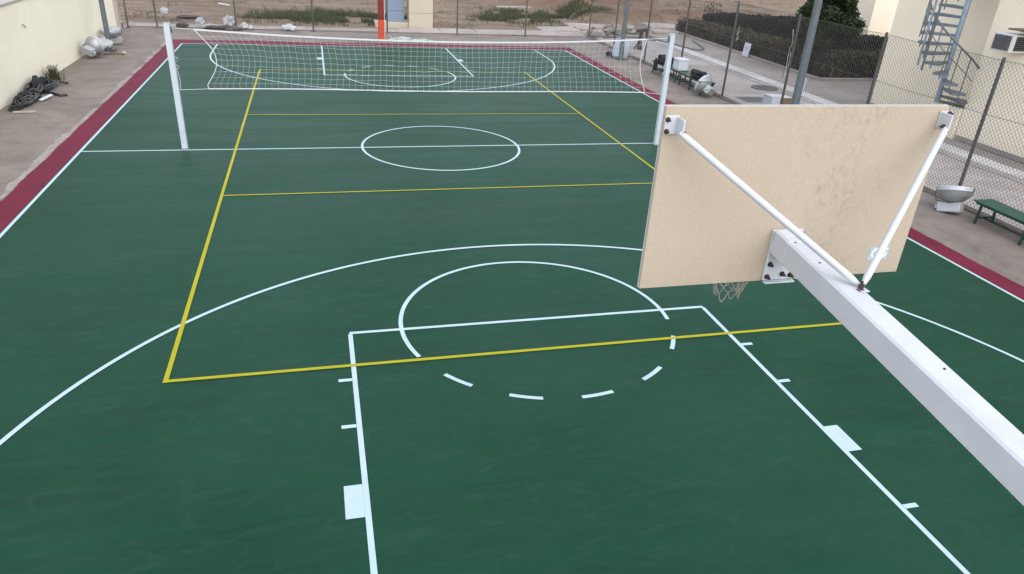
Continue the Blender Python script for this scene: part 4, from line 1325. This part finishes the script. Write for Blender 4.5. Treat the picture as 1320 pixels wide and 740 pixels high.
MB().tube([(p.x, p.y, 1.8), (p.x, p.y, 6.4)], 0.03, 8).build('outer_post', 'stair_light', ss, True)

# ================================================================== FAR HOOP, PILLARS
fh = thing('basketball_hoop', 'far hoop pole padded dark red over orange behind the far baseline', 'basketball hoop', (0.03, 15.85, 0))
x, y = 0.03, 15.85
MB().span((x - .08, y - .08, 0), (x + .08, y + .08, 3.3), 0.01).build('post', 'steel_white', fh)
MB().span((x - .125, y - .13, 0.01), (x + .125, y + .13, 0.825), 0.03).build('lower_pad', 'pad_orange', fh)
MB().span((x - .12, y - .125, 0.828), (x + .12, y + .125, 1.9), 0.03).build('upper_pad', 'pad_red', fh)
MB().span((x + .1205, y - .10, 0.05), (x + .150, y + .10, 1.88), 0.008).build('pad_seam', 'tape', fh)
MB().bar((x, y, 3.15), (x, 12.86, 3.3), 0.14, 0.14, 0.01).build('beam', 'steel_white', fh)
MB().span((x - .9, 12.80, 2.9), (x + .9, 12.83, 3.95), 0.003).build('backboard', 'board_back', fh)
MB().tube([(x + 0.227 * math.cos(a), 12.40 + 0.227 * math.sin(a), 3.0) for a in [2 * math.pi * q / 28 for q in range(28)]], 0.01, 6, True).build('ring', 'orange_rim', fh, True)
MB().span((x - .06, 12.6, 2.97), (x + .06, 12.80, 3.005)).build('ring_bracket', 'orange_rim', fh)

pb = thing('gate_pillar', 'blue-grey panelled pillar on a cream plinth beyond the red pole', 'pillar', (1.1, 20.6, 0))
MB().span((0.10, 20.0, -0.1), (1.72, 20.9, 0.20), 0.03).build('plinth', 'pillar_cream', pb)
MB().span((0.69, 20.22, 0.20), (1.47, 20.8, 0.69), 0.008).build('lower_block', 'pillar_blue', pb)
MB().span((0.69, 20.22, 0.702), (1.47, 20.8, 2.6), 0.008).build('upper_block', 'pillar_blue', pb)
pc = thing('gate_pillar', 'wide cream pillar standing right of the blue-grey one', 'pillar', (2.2, 20, 0))
MB().span((1.66, 19.78, -0.1), (2.78, 20.6, 0.655), 0.012).build('lower_block', 'pillar_cream', pc)
MB().span((1.66, 19.78, 0.667), (2.78, 20.6, 2.6), 0.012).build('upper_block', 'pillar_cream', pc)
MB().span((1.69, 19.81, 0.60), (2.75, 20.57, 0.70)).build('joint', 'wall_raw', pc)

# ================================================================== LITTER
def bag(c, size, seed, label, mat='plastic_bag', name='plastic_bag', cat='plastic bag', amp=0.26):
    o = MB().blob(c, size, seed, amp, 1.7, 4, c[2] - size[2] * 0.5).build(name, mat, None, True)
    centre(o); tag(o, label, cat); return o
bag((-6.18, 18.10, 0.24), (0.22, 0.18, 0.27), 1, 'tallest white plastic bag in the far litter heap')
bag((-6.95, 18.05, 0.09), (0.30, 0.17, 0.10), 2, 'wide white crumpled bag at the middle of the litter heap')
bag((-7.35, 18.35, 0.24), (0.15, 0.14, 0.16), 3, 'small white bag at the left end of the litter heap')
bag((-5.55, 17.95, 0.14), (0.14, 0.14, 0.14), 4, 'small white bag left of the bare post beside the litter heap')
bag((-5.30, 17.9, 0.10), (0.10, 0.10, 0.10), 5, 'smallest white bag touching the bare post by the litter heap')
bag((-3.72, 17.88, 0.13), (0.26, 0.17, 0.15), 6, 'pale translucent plastic bag lying alone on the far kerb')
bag((-8.05, 18.2, 0.09), (0.22, 0.2, 0.1), 7, 'flat dark rag at the left edge of the litter heap', 'litter_dark', 'rag', 'rag')
bag((-6.5, 17.8, 0.08), (0.6, 0.22, 0.10), 8, 'brown rubbish lying along the front of the litter heap', 'litter_dark', 'rubbish', 'rubbish')
bag((-5.95, 17.75, 0.06), (0.35, 0.16, 0.08), 9, 'grey cardboard scrap crushed below the tallest white bag', 'kerb', 'rubbish', 'rubbish')
tf = thing('net_bundle', 'folded white and green net bundle on the ground right of the red pole', 'net bundle', (1.2, 15.55, 0))
MB().blob((0.85, 15.55, 0.07), (0.42, 0.20, 0.11), 15, 0.3, 2.4, 4, 0.01).build('fold', 'tarp', tf)
MB().blob((1.55, 15.5, 0.06), (0.50, 0.17, 0.08), 16, 0.3, 2.4, 4, 0.01).build('fold', 'tarp', tf)
MB().tube([(0.5, 15.6, .03), (0.4, 15.62, .18), (0.34, 15.6, .24)], 0.02, 5).build('loose_end', 'plastic_bag', tf, True)
MB().tube([(1.9, 15.5, .06), (2.3, 15.52, .02), (2.45, 15.5, .02)], 0.02, 5).build('loose_end', 'plastic_bag', tf, True)
bag((-12.0 + 2.6, 22.3, 0.14), (0.15, 0.14, 0.17), 31, 'grey-white dumped bag on the sand beyond the wall end', 'plastic_bag')
bag((-8.3, 21.6, 0.03), (0.45, 0.3, 0.06), 32, 'dark brown heap of refuse on the sand left of the litter heap', 'litter_dark', 'rubbish', 'rubbish')
o = MB().box((-8.4, 16.75, 0.01), (0.3, 0.14, 0.012), Matrix.Rotation(R(10), 3, 'Z')).build('paper_scrap', 'sign_white'); centre(o)
tag(o, 'scrap of white paper on the concrete near the wall end', 'paper')
o = MB().box((-7.2, 26.6, 0.12), (0.55, 0.2, 0.04), Matrix.Rotation(R(8), 3, 'Y')).build('paper_scrap', 'sign_white'); centre(o)
o.location.z = height(-7.2, 26.6) + 0.01
tag(o, 'white board scrap lying out on the sand beyond the second post', 'board')
o = MB().box((9.3, 29.8, 0.2), (2.2, 0.35, 0.08), Matrix.Rotation(R(-3), 3, 'Z'), 0.01).build('board', 'slab'); centre(o)
o.location.z = height(9.3, 29.8)
tag(o, 'long pale plank lying on the sand behind the right-hand grass', 'board')
# low dark rack by the wall end
lr = thing('scrap_stand', 'low dark metal scrap stand beside the end of the cream wall', 'scrap', (-10.45, 17.35, 0))
MB().span((-10.85, 17.1, 0.26), (-10.15, 17.5, 0.30), 0.004).build('top', 'wall_raw', lr)
for (a, b) in ((-10.8, 17.15), (-10.2, 17.15), (-10.8, 17.45), (-10.2, 17.45)):
    MB().span((a - .02, b - .02, -0.05), (a + .02, b + .02, 0.26)).build('leg', 'rust_brown', lr)

# ================================================================== GRASS, SCRUB, GRAVEL (uncountable)
def patch(n, cx, cy, sx, sy, seed):
    out = []
    while len(out) < n:
        x = rng.normal(cx, sx); y = rng.normal(cy, sy)
        if y < 20.0 or abs(x - cx) > 2.2 * sx: continue
        if noise.noise(Vector((x * .7, y * .9, seed))) + 0.5 * noise.noise(Vector((x * 2.2, y * 2.2, seed))) < -0.05: continue
        out.append((x, y, height(x, y) - 0.01))
    return np.array(out)
o = blades('grass_patch', np.concatenate([patch(9000, -1.7, 22.6, 1.9, 1.15, 1), patch(2000, -3.6, 21.2, 1.2, 0.6, 2)]), 0.20, 'grass_leaf', 'stuff', 0.03, 0.9)
o['label'] = 'dark green grass patch on the sand left of the red pole'; o['category'] = 'grass'
o = blades('grass_patch', np.concatenate([patch(8000, 10.2, 26.0, 1.7, 1.0, 3), patch(2500, 7.6, 24.0, 1.1, 0.7, 4)]), 0.20, 'grass_leaf', 'stuff', 0.03, 0.9)
o['label'] = 'dark green grass patch on the sand behind the right-hand posts'; o['category'] = 'grass'
P = []
while len(P) < 15000:
    x = rng.uniform(-20, 36); y = rng.uniform(20.2, 46)
    if x > 15.5 and y < 24: continue
    if noise.noise(Vector((x * .35, y * .8, 12))) + 0.5 * noise.noise(Vector((x * 1.5, y * 2.5, 5))) < 0.30: continue
    P.append((x, y, height(x, y) - 0.01))
o = blades('dry_scrub', np.array(P), 0.09, 'scrub_leaf', 'stuff', 0.035, 1.6)
o['label'] = 'thin dry scrub scattered over the sandy ground'; o['category'] = 'scrub'
gv = MB()
base = [Vector((1, 0, 0)), Vector((-1, 0, 0)), Vector((0, 1, 0)), Vector((0, -1, 0)), Vector((0, 0, .7)), Vector((0, 0, -.7))]
tf_ = [(0, 2, 4), (2, 1, 4), (1, 3, 4), (3, 0, 4), (2, 0, 5), (1, 2, 5), (3, 1, 5), (0, 3, 5)]
for i in range(2600):
    x = rng.uniform(-14, 26); y = rng.uniform(20, 40) if i % 3 else rng.uniform(20, 25)
    if x > 15.5 and y < 23.5: continue
    s = float(rng.uniform(0.02, 0.07)) * (2.0 if i % 25 == 0 else 1)
    rz = rng.uniform(0, 6.28)
    z = height(x, y)
    gv.add([(x + s * (p.x * math.cos(rz) - p.y * .7 * math.sin(rz)), y + s * (p.x * math.sin(rz) + p.y * .7 * math.cos(rz)), z + p.z * s) for p in base], tf_)
o = gv.build('gravel', 'stone', None, False, 'stuff'); o['label'] = 'loose stones scattered over the sandy ground'; o['category'] = 'gravel'
gv = MB()
for i in range(420):
    if i % 2: x = -8.1 - abs(rng.normal(0, 0.8)); y = rng.uniform(-8, 18)
    else: x = 8.1 + rng.uniform(0, 1.8); y = rng.uniform(-10, 18)
    if x < -10.0: continue
    s = float(rng.uniform(0.008, 0.024)); rz = rng.uniform(0, 6.28)
    gv.add([(x + s * (p.x * math.cos(rz) - p.y * .7 * math.sin(rz)), y + s * (p.x * math.sin(rz) + p.y * .7 * math.cos(rz)), p.z * s * .6 + s * .4) for p in base], tf_)
o = gv.build('grit', 'cement', None, False, 'stuff'); o['label'] = 'pale grit and crumbs strewn over the concrete apron'; o['category'] = 'grit'
